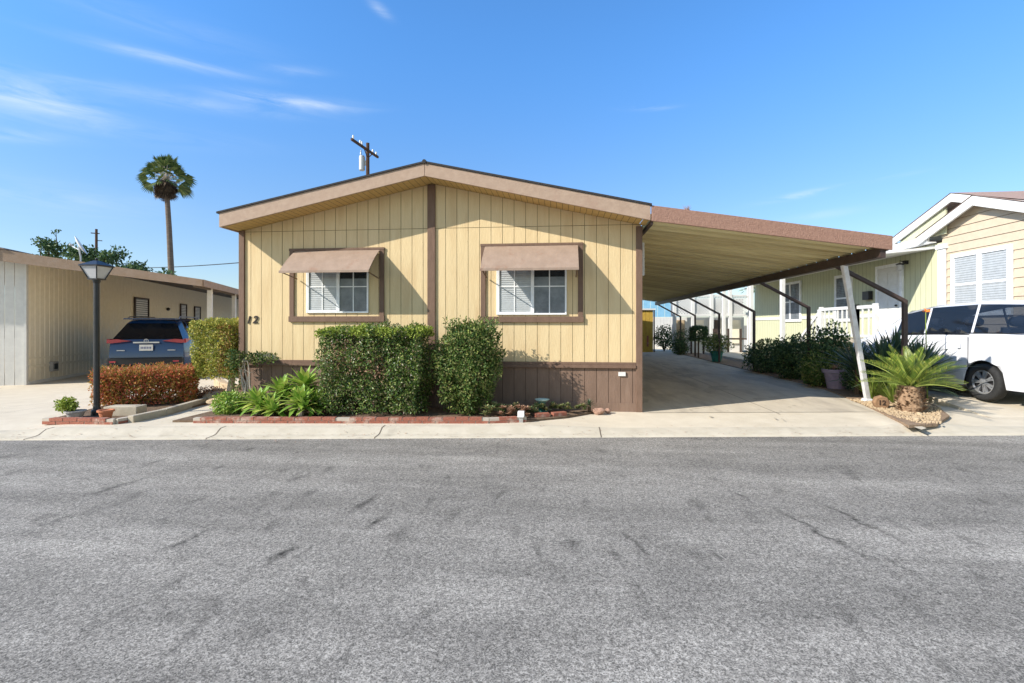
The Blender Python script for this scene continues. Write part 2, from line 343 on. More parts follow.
# ------------------------------------------------------------------ ground, road, kerb, paving
def kerbY(x): return 7.055+.122*x
b = MB(); b.add([(-900, -300, -.22), (900, -300, -.22), (900, 1500, -.22), (-900, 1500, -.22)], [(0, 1, 2, 3)])
struct('ground', b, 'ground_dirt')
b = MB(); XS = [-60, 60]
b.add([(-60, -14, -.10), (60, -14, -.10), (60, kerbY(60), -.10), (-60, kerbY(-60), -.10)], [(0, 1, 2, 3)])
struct('road', b, 'asphalt')
def drop(x):     # 1 = kerb lowered for a driveway
    def sm(a, b_, v): t = max(0, min(1, (v-a)/(b_-a))); return t*t*(3-2*t)
    d = 1-sm(-8.0, -7.2, x)
    d = max(d, sm(-.4, .9, x)*(1-sm(4.7, 5.05, x)))
    d = max(d, sm(5.6, 6.2, x))
    return d
def prof(x):
    k = drop(x)      # (offset from kerb line, z)
    return [(0, -.100), (.01, -.088), (.15, -.080), (.20, -.070+.005*k), (.30, -.006-.048*k), (.42, .0-.048*k)]
b = MB(); xs = [-60, -40, -20]+[-14+.1*i for i in range(0, 281)]+[20, 40, 60]
vs = []; n = 6
for x in xs:
    for (o_, z) in prof(x): vs.append((x, kerbY(x)+o_, z))
fs = [(i*n+j, (i+1)*n+j, (i+1)*n+j+1, i*n+j+1) for i in range(len(xs)-1) for j in range(n-1)]
b.add(vs, fs); struct('kerb', b, 'kerb_concrete', smooth=True)
b = MB(); vs = []
for x in xs:
    k = drop(x)
    for q in (.42, .7, 1.0, 1.4): vs.append((x, kerbY(x)+q, -.048*k*max(0, 1-(q-.42)/.9)))
    vs.append((x, 60, 0))
n = 5; fs = [(i*n+j, (i+1)*n+j, (i+1)*n+j+1, i*n+j+1) for i in range(len(xs)-1) for j in range(n-1)]
b.add(vs, fs); struct('pavement', b, 'concrete', smooth=True)
# joints and cracks in the concrete
b = MB()
def strip(b, pts, w, z=.004):
    for (p, q) in zip(pts, pts[1:]):
        p = Vector((*p, z)); q = Vector((*q, z)); d = (q-p).normalized(); r = Vector((d.y, -d.x, 0))*w/2
        b.add([p-r, p+r, q+r, q-r], [(0, 1, 2, 3)])
def crack(b, a, c, w=.008, n=9, amp=.06):
    pts = []
    for i in range(n+1):
        t = i/n; pts.append((a[0]+(c[0]-a[0])*t+random.uniform(-amp, amp)*(0 < i < n), a[1]+(c[1]-a[1])*t+random.uniform(-amp, amp)*(0 < i < n)))
    strip(b, pts, w)
for y in (11.9, 15.5, 19.1, 22.7): strip(b, [(1.5, y), (5.85, y)], .012)
strip(b, [(3.6, 8.7), (3.6, 26)], .012)
strip(b, [(1.45, 8.62), (5.4, 9.1)], .012)
crack(b, (-10.2, 7.5), (-9.2, 9.5)); crack(b, (-9.4, 7.2), (-9.0, 10.2), .006)
crack(b, (2.2, 9.0), (4.7, 11.0), .006); crack(b, (6.6, 8.7), (9.5, 8.9), .006)
crack(b, (-7.0, 7.0), (-6.1, 7.9), .005)
struct('pavement_joints', b, 'dark_joint')
b = MB()
for x in (-7.35, -4.9, -2.6, .55, 5.2, 9.6):
    for (o_, z), (o2, z2) in zip(prof(x), prof(x)[1:]):
        w = .008; y0 = kerbY(x)
        b.add([(x-w, y0+o_, z+.003), (x+w, y0+o_, z+.003), (x+w, y0+o2, z2+.003), (x-w, y0+o2, z2+.003)], [(0, 1, 2, 3)])
struct('kerb_joints', b, 'dark_joint')
b = MB()
def blot(b, cx, cy, r1, r2, z):
    n = 22; b.add([(cx+r1*math.cos(2*math.pi*i/n)*random.uniform(.75, 1.1), cy+r2*math.sin(2*math.pi*i/n)*random.uniform(.75, 1.1), z) for i in range(n)], [tuple(range(n))])
for i in range(26):
    blot(b, random.gauss(3.3, .75), random.uniform(9.7, 20), random.uniform(.04, .24), random.uniform(.08, .5), .005+i*.0002)
for i in range(14): blot(b, random.uniform(2.2, 4.6), random.uniform(8.2, 10), random.uniform(.01, .04), random.uniform(.02, .06), .0035+i*.0002)
struct('driveway_stains', b, 'oil_stain')
mat('driveway_concrete', (.60, .53, .42), .9, (.52, .455, .36), 3, .35, 80, .2, detail=9, stretch=(1.6, .35, 1), dirt=(.36, .31, .25), dscale=1.1, dlo=.50, dhi=.72)
b = MB(); b.add([(1.36, 8.6, .0022), (5.3, 9.1, .0022), (5.84, 12.2, .0022), (5.84, 27, .0022), (1.36, 27, .0022)], [(0, 1, 2, 3, 4)]); struct('driveway', b, 'driveway_concrete')
# planting beds
def bed(name, poly, m, z=.03):
    b = MB(); b.prism(poly, -.01, z, 'xy'); return struct(name, b, m)
bed('planting_bed', [(-5.9, 7.06), (-5.45, 7.10), (-1.1, 7.50), (-.5, 7.62), (.05, 8.0), (.5, 8.45), (.75, 8.72), (-5.9, 8.72)], 'soil')
bed('planting_bed', [(5.0, 7.78), (5.5, 7.95), (6.2, 8.7), (6.75, 9.8), (7.1, 11.5), (7.1, 27), (6.0, 27), (6.0, 12.2), (5.55, 9.9)], 'dry_soil')
bed('planting_bed', [(-7.9, 7.05), (-6.75, 7.0), (-6.55, 7.35), (-6.6, 9.0), (-7.1, 9.6), (-8.6, 9.6)], 'soil')
bed('planting_bed', [(-7.0, 9.1), (-5.95, 8.5), (-5.95, 10.8), (-7.6, 10.8)], 'dry_soil')
b = MB()
b.add([(6.9, 8.80, -.02), (7.0, 10.2, .11), (7.12, 12, .12), (7.12, 26, .12), (9.62, 26, .12), (9.62, 12, .12), (9.62, 10.5, .11), (9.62, 9.13, -.02), (14, 9.66, -.02), (14, 11, .11)], [(0, 7, 6, 1), (1, 6, 5, 2), (2, 5, 4, 3), (7, 8, 9, 6)])
b.add([(6.9, 8.80, -.02), (7.0, 10.2, .11), (7.12, 12, .12), (7.12, 26, .12), (7.12, 26, -.01), (7.12, 12, -.01), (6.99, 10.2, -.01), (6.89, 8.85, -.01)], [(0, 1, 6, 7), (1, 2, 5, 6), (2, 3, 4, 5)])
struct('side_driveway', b, 'concrete')
b = MB()
b.add([(5.05, 7.6, .006), (5.2, 7.72, .006), (5.6, 9.9, .006), (6.02, 12.2, .006), (6.02, 27, .006), (5.86, 27, .006), (5.86, 12.2, .006), (5.4, 9.9, .006)],
      [(0, 1, 2, 7), (7, 2, 3, 6), (6, 3, 4, 5)])
struct('driveway_edge', b, 'kerb_concrete')

# ------------------------------------------------------------------ main house
HX0, HX1, HY, HB = -5.91, 1.34, 8.7, 26.8
RX, OV = -2.29, 8.2
def soff(x): return 3.99-(RX-x)*(.80/3.72) if x < RX else 3.99-(x-RX)*(.82/3.70)       # underside of the roof at x
house = thing('mobile_home', 'yellow mobile home with brown trim, low gable roof and grooved siding, number 12', 'house', (0, 0, 0))
def groovewall(b, x0, x1, y, zb, zt, step=.2032, g=.0075, mi=0, mg=1, depth=.01):
    x = x0
    while x < x1-.02:
        e = min(x+step, x1); a = x; c = e-g if e < x1 else e
        pts = [a, c]
        if a < RX < c: pts = [a, RX, c]
        for p, q in zip(pts, pts[1:]):
            b.add([(p, y, zb), (q, y, zb), (q, y, zt(q)), (p, y, zt(p))], [(0, 1, 2, 3)], mi)
        if e < x1:
            b.add([(c, y, zb), (c, y+depth, zb), (c, y+depth, zt(c)), (c, y, zt(c)), (e, y, zb), (e, y+depth, zb), (e, y+depth, zt(e)), (e, y, zt(e))],
                  [(0, 1, 2, 3), (1, 5, 6, 2), (4, 7, 6, 5)], mg)
        x = e
b = MB()
groovewall(b, HX0, HX1, HY, .77, lambda x: 3.195)
groovewall(b, HX0, HX1, HY, 3.203, lambda x: max(3.205, soff(x)))
b.box(HX0, HX1, HY+.012, HY+.03, 3.19, 3.21, 1)
for i in range(18):
    for z in (.95, 1.35, 1.75, 2.15, 2.55, 2.95, 3.15):
        if i % 2 == 0 or z in (.95, 3.15): b.box(HX0+i*.4064+.19, HX0+i*.4064+.196, HY-.002, HY+.001, z, z+.006, 1)
for x in (HX0, HX1): b.add([(x, HY+.001, .0), (x, HB, .0), (x, HB, soff(x)), (x, HY+.001, soff(x))], [(0, 1, 2, 3)])
b.add([(HX0, HB, 0), (HX1, HB, 0), (HX1, HB, soff(HX1)), (RX, HB, 3.99), (HX0, HB, soff(HX0))], [(0, 1, 2, 3, 4)])
b.build('wall', ['yellow_siding', 'groove'], house, normals=False)
b = MB(); groovewall(b, HX0, HX1, HY-.004, .0, lambda x: .77, step=.2032, mi=0, mg=1, depth=.02)
b.box(HX0, HX1, HY-.016, HY-.005, 0, .15)
b.build('skirting', ['skirt_paint', 'skirt_groove'], house, normals=False)
b = MB(); b.box(HX0+.09, HX1-.09, HY-.05, HY-.001, .745, .80); b.box(HX0+.09, HX1-.09, HY-.03, HY-.001, .80, .845); b.build('trim_band', 'brown_trim', house, bevel=.004)
for x0, x1, z0, zt in ((HX0-.02, HX0+.085, 0, soff(HX0)+.01), (-2.375, -2.235, 0, 3.97), (HX1-.085, HX1+.02, 0, soff(HX1)-.02)):
    b = MB(); b.box(x0, x1, HY-.034, HY+.001+(.1 if x1 > 1 or x0 < -5.9 else 0), z0, zt); b.build('corner_board', 'brown_trim', house, bevel=.004)
# roof with fascia and soffit
roof = MB()
EXL, EXR = -5.96, 1.41; TL, TR, TP = 3.44, 3.40, 4.195
def rooftop(x): return TP-(RX-x)*(TP-TL)/(RX-EXL) if x < RX else TP-(x-RX)*(TP-TR)/(EXR-RX)
for (xa, xb) in ((EXL-.04, RX), (RX, EXR+.02)):
    roof.add([(xa, OV-.04, rooftop(xa)+.03), (xb, OV-.04, rooftop(xb)+.03), (xb, HB+.4, rooftop(xb)+.03), (xa, HB+.4, rooftop(xa)+.03),
              (xa, OV-.04, rooftop(xa)), (xb, OV-.04, rooftop(xb)), (xb, HB+.4, rooftop(xb)), (xa, HB+.4, rooftop(xa))],
             [(0, 1, 2, 3), (4, 7, 6, 5), (0, 4, 5, 1), (3, 2, 6, 7), (0, 3, 7, 4), (1, 5, 6, 2)])
roof.tube([(RX, OV-.05, TP+.02), (RX, HB+.4, TP+.02)], .035, 8)
for i in range(0):                               # ragged shingle tabs at the front edge
    x = random.uniform(EXL, EXR); w = random.uniform(.1, .3); roof.box(x, x+w*.6, OV-.055, OV+.1, rooftop(x+w*.3)-.01, rooftop(x+w*.3)+.024)
ro = roof.build('roof', 'shingle', house)
for (xa, xb) in ((EXL, RX-.003), (RX+.003, EXR)):
    b = MB(); zb = lambda x: soff(x)-.01+(0 if abs(x-RX) < 1 else 0)
    b.prism([(xa, zb(xa)), (xb, zb(xb)), (xb, rooftop(xb)-.002), (xa, rooftop(xa)-.002)], OV-.02, OV+.02, 'xz'); b.build('fascia', 'fascia_paint', ro, bevel=.003)
b = MB(); b.prism([(OV+.03, soff(EXL)-.01), (HB+.3, soff(EXL)-.01), (HB+.3, TL-.002), (OV+.03, TL-.002)], EXL, EXL+.03, 'yz'); b.build('fascia', 'fascia_paint', ro)
b = MB(); gw = .1
for (xa, xb) in ((EXL+.031, RX), (RX, EXR)):
    n = int((xb-xa)/gw)
    for i in range(n):
        p = xa+(xb-xa)*i/n; q = xa+(xb-xa)*(i+1)/n-.006
        b.add([(p, OV+.021, soff(p)+.004), (q, OV+.021, soff(q)+.004), (q, HY+.02, soff(q)+.004), (p, HY+.02, soff(p)+.004)], [(0, 1, 2, 3)])
b.box(EXL+.031, EXL+.1, HY+.03, HB, soff(EXL)-.004, soff(EXL)+.004)
b.build('soffit', 'soffit_paint', ro)
# windows: brown surround, white sliding window with muntins, metal awning
def awnwindow(x0, x1, wx0, wx1, zt, zs, wz0, wz1, ax0, ax1, lab):
    w = MB(); y = HY
    w.box(wx0, wx1, y-.03, y-.002, wz0-.03, wz0); w.box(wx0, wx1, y-.03, y-.002, wz1, wz1+.03)
    w.box(wx0-.03, wx0, y-.03, y-.002, wz0-.03, wz1+.03); w.box(wx1, wx1+.03, y-.03, y-.002, wz0-.03, wz1+.03)
    fr = w.build('window', 'vinyl_white', house, bevel=.004); fr['label'] = lab
    mid = (wx0+wx1)/2+.02
    w = MB(); w.box(mid-.028, mid+.028, y-.034, y-.003, wz0, wz1)
    for a, c in ((wx0, mid-.028), (mid+.028, wx1)):
        for t in (.5,):
            w.box(a+(c-a)*t-.009, a+(c-a)*t+.009, y-.018, y-.008, wz0, wz1)
        w.box(a, c, y-.0175, y-.0085, (wz0+wz1)/2-.009, (wz0+wz1)/2+.009)
    w.box(wx0, mid, y-.028, y-.006, wz0, wz0+.022); w.box(wx0, wx0+.02, y-.0285, y-.0055, wz0+.022, wz1)
    w.build('muntin', 'vinyl_white', fr)
    w = MB(); w.add([(wx0, y-.0125, wz0), (wx1, y-.0125, wz0), (wx1, y-.0125, wz1), (wx0, y-.0125, wz1)], [(0, 1, 2, 3)]); w.build('pane', 'window_glass', fr)
    w = MB(); w.box(mid+.02, wx1, y-.006, y-.004, wz0, wz1, 1)        # shade on one sash, painted as a dark sheet and grey panel
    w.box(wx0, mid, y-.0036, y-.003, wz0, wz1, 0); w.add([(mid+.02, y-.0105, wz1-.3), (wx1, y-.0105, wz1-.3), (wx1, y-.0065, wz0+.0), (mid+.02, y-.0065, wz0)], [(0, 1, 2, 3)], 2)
    n = 26                                                         # blinds behind the other
    for i in range(n):
        z = wz0+(wz1-wz0)*(i+.5)/n; w.add([(wx0, y-.0105, z-.014), (mid, y-.0105, z-.014), (mid, y-.004, z+.012), (wx0, y-.004, z+.012)], [(0, 1, 2, 3)], 0)
    w.build('blinds', ['blind_white', 'dark_room', 'curtain_grey'], fr)
    s_ = MB(); s_.box(x0, x0+.085, y-.03, y-.001, zs+.1, zt); s_.box(x1-.085, x1, y-.03, y-.001, zs+.1, zt)
    s_.box(x0-.01, x1+.01, y-.045, y-.001, zs, zs+.1); s_.box(x0-.005, x1+.005, y-.035, y-.001, zt, zt+.045)
    s_.build('window_surround', 'brown_trim', house, bevel=.004)
    # awning sheet with rolled lower lip and folding arms
    yf = y-.56; zf = 2.41; zt2 = zt-.005; a = MB()
    n = 10; vs = []
    for i in range(n+1):
        t = i/n; yy = y-.045+(yf-y+.045)*t; zz = zt2+(zf-zt2)*t-.03*math.sin(math.pi*t)*-1
        vs += [(ax0+(x0-ax0)*0, yy, zz), (ax1, yy, zz)]
    a.add(vs, [(2*i, 2*i+1, 2*i+3, 2*i+2) for i in range(n)])
    lo = len(a.v); a.add([(p[0], p[1]+.004, p[2]-.012) for p in vs], [(2*i, 2*i+2, 2*i+3, 2*i+1) for i in range(n)])
    a.box(ax0-.002, ax1+.002, yf-.012, yf+.006, zf-.035, zf+.004)
    aw = a.build('awning', 'awning_metal', house, smooth=False)
    for xs_ in (ax0+.03, ax1-.03):
        k = MB(); k.beam((xs_, yf+.02, zf-.02), (xs_, y-.03, zs+.78), .02, .012); k.build('awning_arm', 'brown_trim', aw)
awnwindow(-4.95, -3.17, -4.60, -3.49, 2.83, 1.54, 1.73, 2.62, -4.83, -3.24, 'left window, blinds half drawn behind white muntins')
awnwindow(-1.42, .36, -1.11, .05, 2.86, 1.53, 1.69, 2.62, -1.34, .27, 'right window, blinds half drawn behind white muntins')
def text(body, size, loc, rot, m, name, parent=None, ext=.006, shear=0, bold=0):
    c = bpy.data.curves.new(name, 'FONT'); c.body = body; c.size = size; c.extrude = ext; c.shear = shear; c.offset = bold
    c.align_x = 'CENTER'; c.align_y = 'CENTER'
    o = bpy.data.objects.new(name, c); COL.objects.link(o); dg = bpy.context.evaluated_depsgraph_get()
    me = bpy.data.meshes.new_from_object(o.evaluated_get(dg)); bpy.data.objects.remove(o)
    me.materials.clear(); me.materials.append(M[m])
    p = bpy.data.objects.new(name, me); COL.objects.link(p); p.location = loc; p.rotation_euler = rot
    if parent: p.parent = parent
    return p
text('1', .19, (-5.755, HY-.012, 1.57), (R(90), 0, 0), 'number_black', 'house_number', house, shear=.25, bold=.004)
text('2', .19, (-5.625, HY-.012, 1.575), (R(90), 0, 0), 'number_black', 'house_number', house, shear=.25, bold=.004)
b = MB(); b.box(.96, 1.08, HY-.03, HY-.005, .61, .68); tag(b.build('label_plate', 'plate_white', house, bevel=.003), 'small white plate on the skirting')
b = MB(); b.box(HX1+.021, HX1+.10, HY+.25, HY+.42, 2.35, 2.93); b.build('meter_box', 'white_paint', house, bevel=.01)

# ------------------------------------------------------------------ carport
cp = thing('carport', 'long tan corrugated metal carport on bent brown posts beside the yellow home', 'carport')
CX0, CX1, CY0, CY1 = 1.43, 5.0, 8.2, 27.0
def cz(x): return 3.19-(x-CX0)*(.50/(CX1-CX0))
b = MB(); y = CY0+.03; P = []; per = .40
while y < CY1:
    P += [(y, 0), (y+.025, .09), (y+.14, .09), (y+.165, 0)]; y += per
P = [(p, q) for p, q in P]
vs = []
for (yy, dz) in P:
    for x in (CX0, CX1-.02): vs.append((x, yy, cz(x)+dz))
b.add(vs, [(2*i, 2*i+1, 2*i+3, 2*i+2) for i in range(len(P)-1)])
# stiffening seams between pans
y = CY0+.03+.28
while y < CY1:
    b.add([(CX0, y, cz(CX0)-.001), (CX1-.02, y, cz(CX1-.02)-.001), (CX1-.02, y+.012, cz(CX1-.02)-.012), (CX0, y+.012, cz(CX0)-.012)], [(0, 1, 2, 3)])
    y += per
b.build('roof_pan', 'carport_pan', cp)
b = MB()
b.prism([(CX0-.003, 3.15), (CX1+.03, 2.63), (CX1+.03, 2.845), (CX0-.003, 3.40)], CY0-.02, CY0+.02, 'xz'); b.build('fascia', 'carport_fascia', cp, bevel=.006)
b = MB(); b.prism([(CX1-.12, 2.53), (CX1-.04, 2.52), (CX1-.04, 2.66), (CX1-.12, 2.68)], CY0+.03, CY1, 'xz'); b.build('beam', 'dark_brown_metal', cp)
b = MB()                                          # scalloped pan ends standing past the beam
y = CY0+.03
while y < CY1:
    b.prism([(y, 2.66), (y+.03, 2.74), (y+.135, 2.74), (y+.165, 2.66), (y+.40, 2.66), (y+.38, 2.63), (y+.02, 2.63)], CX1-.018, CX1+.012, 'yz'); y += per
b.build('scalloped_edge', 'dark_brown_metal', cp)
b = MB(); b.box(CX0-.005, CX0+.03, CY0+.03, CY1, 3.10, 3.17); b.build('wall_rail', 'dark_brown_metal', cp)
for yy in (9.6, 13.1, 16.65, 20.2, 23.75, 26.6):
    b = MB(); b.beam((6.1, yy, 0), (6.1, yy, 1.93), .075, .075); b.beam((6.12, yy, 1.90), (4.93, yy, 2.56), .07, .07, up=(0, 1, 0)); b.build('post', 'dark_brown_metal', cp, bevel=.012)
b = MB(); b.beam((4.93, 9.33, 2.56), (5.79, 10.13, .0), .085, .085, up=(0, 1, 0))
b.beam((5.765, 10.11, 0.0), (5.80, 10.14, .07), .16, .16, up=(0, 1, 0))
tag(b.build('leaning_post', 'worn_white_paint', cp, bevel=.008), 'leaning white wooden prop post')
# weed growing on the carport fascia
b = MB()
for i in range(26):
    a = random.uniform(0, 6.28); r = random.uniform(.02, .09); p = Vector((1.98+random.uniform(-.03, .03), 8.21, 3.31))
    e = p+Vector((math.cos(a)*r, math.sin(a)*r*.4, random.uniform(.03, .13))); b.add([p, p+Vector((.008, 0, 0)), e], [(0, 1, 2)])
tag(b.build('roof_weed', 'dry_leaf'), 'tiny dry weed sprouting on the carport fascia', 'weed')

# ------------------------------------------------------------------ foliage helpers
def leaf(b, p, d, nrm, l, w, bend=.15):
    d = d.normalized(); s = d.cross(nrm)
    if s.length < 1e-3: s = Vector((1, 0, 0))
    s.normalize(); n = s.cross(d)
    m = p+d*l*.5; e = p+d*l-n*l*bend
    b.add([p, m-s*w/2+n*w*.1, e, m+s*w/2+n*w*.1], [(0, 1, 2, 3)])
def rndv():
    while True:
        v = Vector((random.uniform(-1, 1), random.uniform(-1, 1), random.uniform(-1, 1)))
        if .05 < v.length < 1: return v.normalized()
def boxhedge(b, c, sx, sy, sz, n, l, w, shell=.14, amp=.05, round_=.12, taper=0, seed=0):
    """leaves in the outer shell of a rounded box, centre c (base), half sizes sx, sy, height sz"""
    k = 0
    while k < n:
        u = random.random(); A = (sy*2*sz, sy*2*sz, sx*2*sz, sx*2*sz, sx*sy*4); t = random.uniform(0, sum(A)); f = 0
        while t > A[f]: t -= A[f]; f += 1
        p = Vector((random.uniform(-sx, sx), random.uniform(-sy, sy), random.uniform(0, sz)))
        if f == 0: p.x = -sx; nn = Vector((-1, 0, 0))
        elif f == 1: p.x = sx; nn = Vector((1, 0, 0))
        elif f == 2: p.y = -sy; nn = Vector((0, -1, 0))
        elif f == 3: p.y = sy; nn = Vector((0, 1, 0))
        else: p.z = sz; nn = Vector((0, 0, 1))
        # round the corners
        q = Vector((max(-(sx-round_), min(sx-round_, p.x)), max(-(sy-round_), min(sy-round_, p.y)), min(sz-round_, p.z)))
        dd = p-q
        if dd.length > round_: p = q+dd.normalized()*round_; nn = dd.normalized()
        tp = 1+taper*(p.z/sz-.5); p.x *= tp; p.y *= tp
        h = noise.noise(Vector((p.x*3.2+seed, p.y*3.2, p.z*3.2)))+.5*noise.noise(Vector((p.x*8+seed, p.y*8, p.z*8)))
        dep = random.random()**1.6*shell
        if h < -.28 and random.random() < .55: k += .35; continue
        p += nn*(amp*h*1.6-dep)
        d = (nn*.7+rndv()+Vector((0, 0, .25))).normalized()
        leaf(b, Vector(c)+p, d, (nn+rndv()*.7).normalized(), l*random.uniform(.7, 1.25), w*random.uniform(.7, 1.2)); k += 1
def blob(b, c, r, n, l, w, gap=.35, shell=.55, seed=0, up=.25, fr=2.2):
    k = 0; tries = 0
    while k < n and tries < n*6:
        tries += 1; v = rndv(); rr = (1-shell*random.random()**1.5)
        h = noise.noise(Vector((v.x*fr+seed, v.y*fr, v.z*fr+seed)))
        if h < -gap and random.random() < .75: continue
        p = Vector((v.x*r[0], v.y*r[1], v.z*r[2]))*rr*(1+.35*h)
        d = (v*.6+rndv()+Vector((0, 0, up))).normalized()
        leaf(b, Vector(c)+p, d, (v+rndv()*.8).normalized(), l*random.uniform(.65, 1.3), w*random.uniform(.7, 1.2)); k += 1
def twigs(b, base, tips, r0=.02, r1=.004, mid=.15):
    for t in tips:
        base_ = Vector(base); t = Vector(t); m = (base_+t)/2+rndv()*mid*(t-base_).length
        b.tube([base_, base_.lerp(m, .6)+rndv()*.01, m, t], [r0, r0*.7, (r0+r1)/2, r1], 5, cap=False)

# ------------------------------------------------------------------ front bed hedges and plants
h = thing('hedge', 'large clipped square green hedge under the left window of the yellow home', 'hedge', (-3.06, 8.02, .03))
b = MB(); boxhedge(b, (0, 0, .06), .83, .40, 1.33, 24000, .043, .027, .24, .09, .1, .07, 1); boxhedge(b, (0, 0, .06), .62, .24, 1.2, 5000, .055, .035, .2, .05, .1, 0, 2); q0 = len(b.mi); blob(b, (-.42, -.36, .95), (.34, .10, .28), 420, .045, .02, .2, .8, 4); blob(b, (.1, -.39, .75), (.25, .08, .2), 200, .045, .02, .2, .8, 5)
for q in range(q0, len(b.mi)): b.mi[q] = 1
fo = b.build('foliage', ['hedge_leaf', 'dry_leaf'], h, normals=False)
b = MB(); boxhedge(b, (0, 0, 1.27), .86, .42, .12, 3600, .05, .03, .07, .05, .05, 0, 3); b.build('top_growth', 'bright_leaf', h, normals=False)
b = MB(); twigs(b, (-.4, 0, -.03), [(random.uniform(-.75, .1), random.uniform(-.3, .3), random.uniform(.5, 1.3)) for i in range(16)], .022)
twigs(b, (.4, 0, -.03), [(random.uniform(-.1, .75), random.uniform(-.3, .3), random.uniform(.5, 1.3)) for i in range(16)], .022); b.build('branches', 'bark', h)
h = thing('shrub', 'tall loose rounded green shrub casting a shadow right of the middle trim board', 'shrub', (-1.56, 8.03, .03))
b = MB(); blob(b, (0, 0, .80), (.56, .42, .70), 13000, .047, .027, .42, .65, 5, .35, 2.6); blob(b, (.10, .05, 1.02), (.46, .38, .46), 4500, .055, .032, .3, .7, 8, .5); blob(b, (0, 0, .35), (.40, .34, .36), 2600, .055, .032, .3, .8, 8, .5)
for i in range(120):
    a = random.uniform(0, 6.28); p0 = Vector((random.uniform(-.3, .5), random.uniform(-.2, .2), random.uniform(1.1, 1.4))); d = (Vector((math.cos(a)*.4+.2, math.sin(a)*.4, 1))).normalized()
    for j in range(9): leaf(b, p0+d*j*.025, (d+rndv()).normalized(), rndv(), .05, .028)
b.build('foliage', 'shrub_leaf', h, normals=False)
b = MB(); twigs(b, (0, 0, -.03), [(random.uniform(-.4, .45), random.uniform(-.3, .3), random.uniform(.5, 1.4)) for i in range(26)], .02); b.build('branches', 'bark', h)

def strapleaf(b, p, d, l, w, droop, n=5, fold=.25, tw=0):
    """a strap of n segments, arching from p along d"""
    p = Vector(p); d = Vector(d).normalized(); vs = []; s = d.cross(Vector((0, 0, 1)))
    if s.length < .01: s = Vector((1, 0, 0))
    s.normalize(); s = (s+Vector((0, 0, tw))).normalized()
    for i in range(n+1):
        t = i/n; ww = w*(.45+1.4*t if t < .4 else 1.01*(1-((t-.4)/.6)**1.7))*.5+.001
        nn = s.cross(d).normalized()
        vs += [p-s*ww+nn*ww*fold, p, p+s*ww+nn*ww*fold]
        p = p+d*l/n; d = (d-Vector((0, 0, droop/n))).normalized()
    b.add(vs, [(3*i+j, 3*i+j+1, 3*i+4+j, 3*i+3+j) for i in range(n) for j in (0, 1)])
def rosette(b, c, n, l, w, droop=.5, e0=.1, e1=1.4, fold=.25):
    for i in range(n):
        t = i/n; a = i*2.399+random.uniform(-.2, .2); e = e0+(e1-e0)*t**1.1+random.uniform(-.1, .1)
        d = (math.cos(a)*math.cos(e), math.sin(a)*math.cos(e), math.sin(e))
        strapleaf(b, c, d, l*random.uniform(.8, 1.1)*(1-.35*t), w*random.uniform(.8, 1.1), droop*(1-.5*t), fold=fold)
i = 0
labs = ['tallest bright green agave rosette at the back of the clump left of the big hedge', 'agave rosette at the left end of the clump near the brick edging',
        'agave rosette in the front middle of the clump with spreading pointed leaves', 'agave rosette squeezed against the big hedge',
        'small agave rosette low between the others in the clump', 'agave rosette at the back left of the clump against the brown skirting']
for (x, y, z, s_) in ((-4.35, 8.1, .40, 1.1), (-4.95, 7.72, .16, .95), (-4.15, 7.6, .20, .95), (-3.95, 7.8, .14, .9), (-4.62, 7.55, .10, .85), (-4.75, 8.1, .30, 1.0)):
    t_ = thing('agave', labs[i], 'agave', (x, y, .03), 0, 'agaves left of the big hedge'); i += 1
    b = MB(); rosette(b, (0, 0, z), 46, .50*s_, .10*s_, .6, -.25, 1.35); rosette(b, (.12, -.1, z*.5+.04), 26, .36*s_, .085*s_, .6, -.1, 1.3); b.build('leaves', 'agave_leaf', t_, normals=False, smooth=True)
    b = MB(); b.tube([(0, 0, -.03), (.01, 0, z*.5), (0, 0, z+.06)], [.045, .04, .03], 8); b.build('stem', 'pale_stem', t_)
t_ = thing('leafy_shrub', 'small rounded bright green shrub at the left end of the brick edged bed', 'shrub', (-5.45, 7.75, .03))
b = MB(); blob(b, (0, 0, .14), (.27, .22, .20), 2200, .05, .028, .5, .6, 3, .5); b.build('foliage', 'agave_leaf', t_, normals=False)
b = MB(); twigs(b, (0, 0, -.03), [(random.uniform(-.2, .2), random.uniform(-.2, .2), random.uniform(.1, .3)) for i in range(8)], .01); b.build('branches', 'bark', t_)
t_ = thing('climbing_vine', 'thin leafy vine with bare pale twisted stems on the left corner of the yellow home', 'vine', (-5.62, 8.42, .03))
b = MB(); st = []
for k in range(7):
    pts = [(random.uniform(-.1, .1), random.uniform(-.05, .05), -.02)]; x = pts[0][0]; y = 0
    for z in (.2, .4, .6, .8):
        x += random.uniform(-.09, .09); y += random.uniform(-.03, .03); pts.append((x, y, z))
    pts.append((x+random.uniform(-.25, .5), y, .82+random.uniform(-.1, .12))); st.append(pts); b.tube(pts, [.014, .013, .012, .01, .008, .004], 6)
for k in range(18):
    p = Vector(random.choice(random.choice(st)[1:5])); b.tube([p, p+Vector((random.uniform(-.15, .2), 0, random.uniform(-.1, .15)))], [.005, .002], 4)
b.build('stems', 'pale_stem', t_)
b = MB(); blob(b, (-.18, 0, .82), (.2, .12, .2), 500, .05, .035, .3, .8, 4); blob(b, (.2, 0, .86), (.42, .08, .10), 420, .05, .035, .2, .8, 9); blob(b, (-.2, .02, .45), (.12, .1, .2), 160, .045, .03)
b.build('foliage', 'shrub_leaf', t_, normals=False)
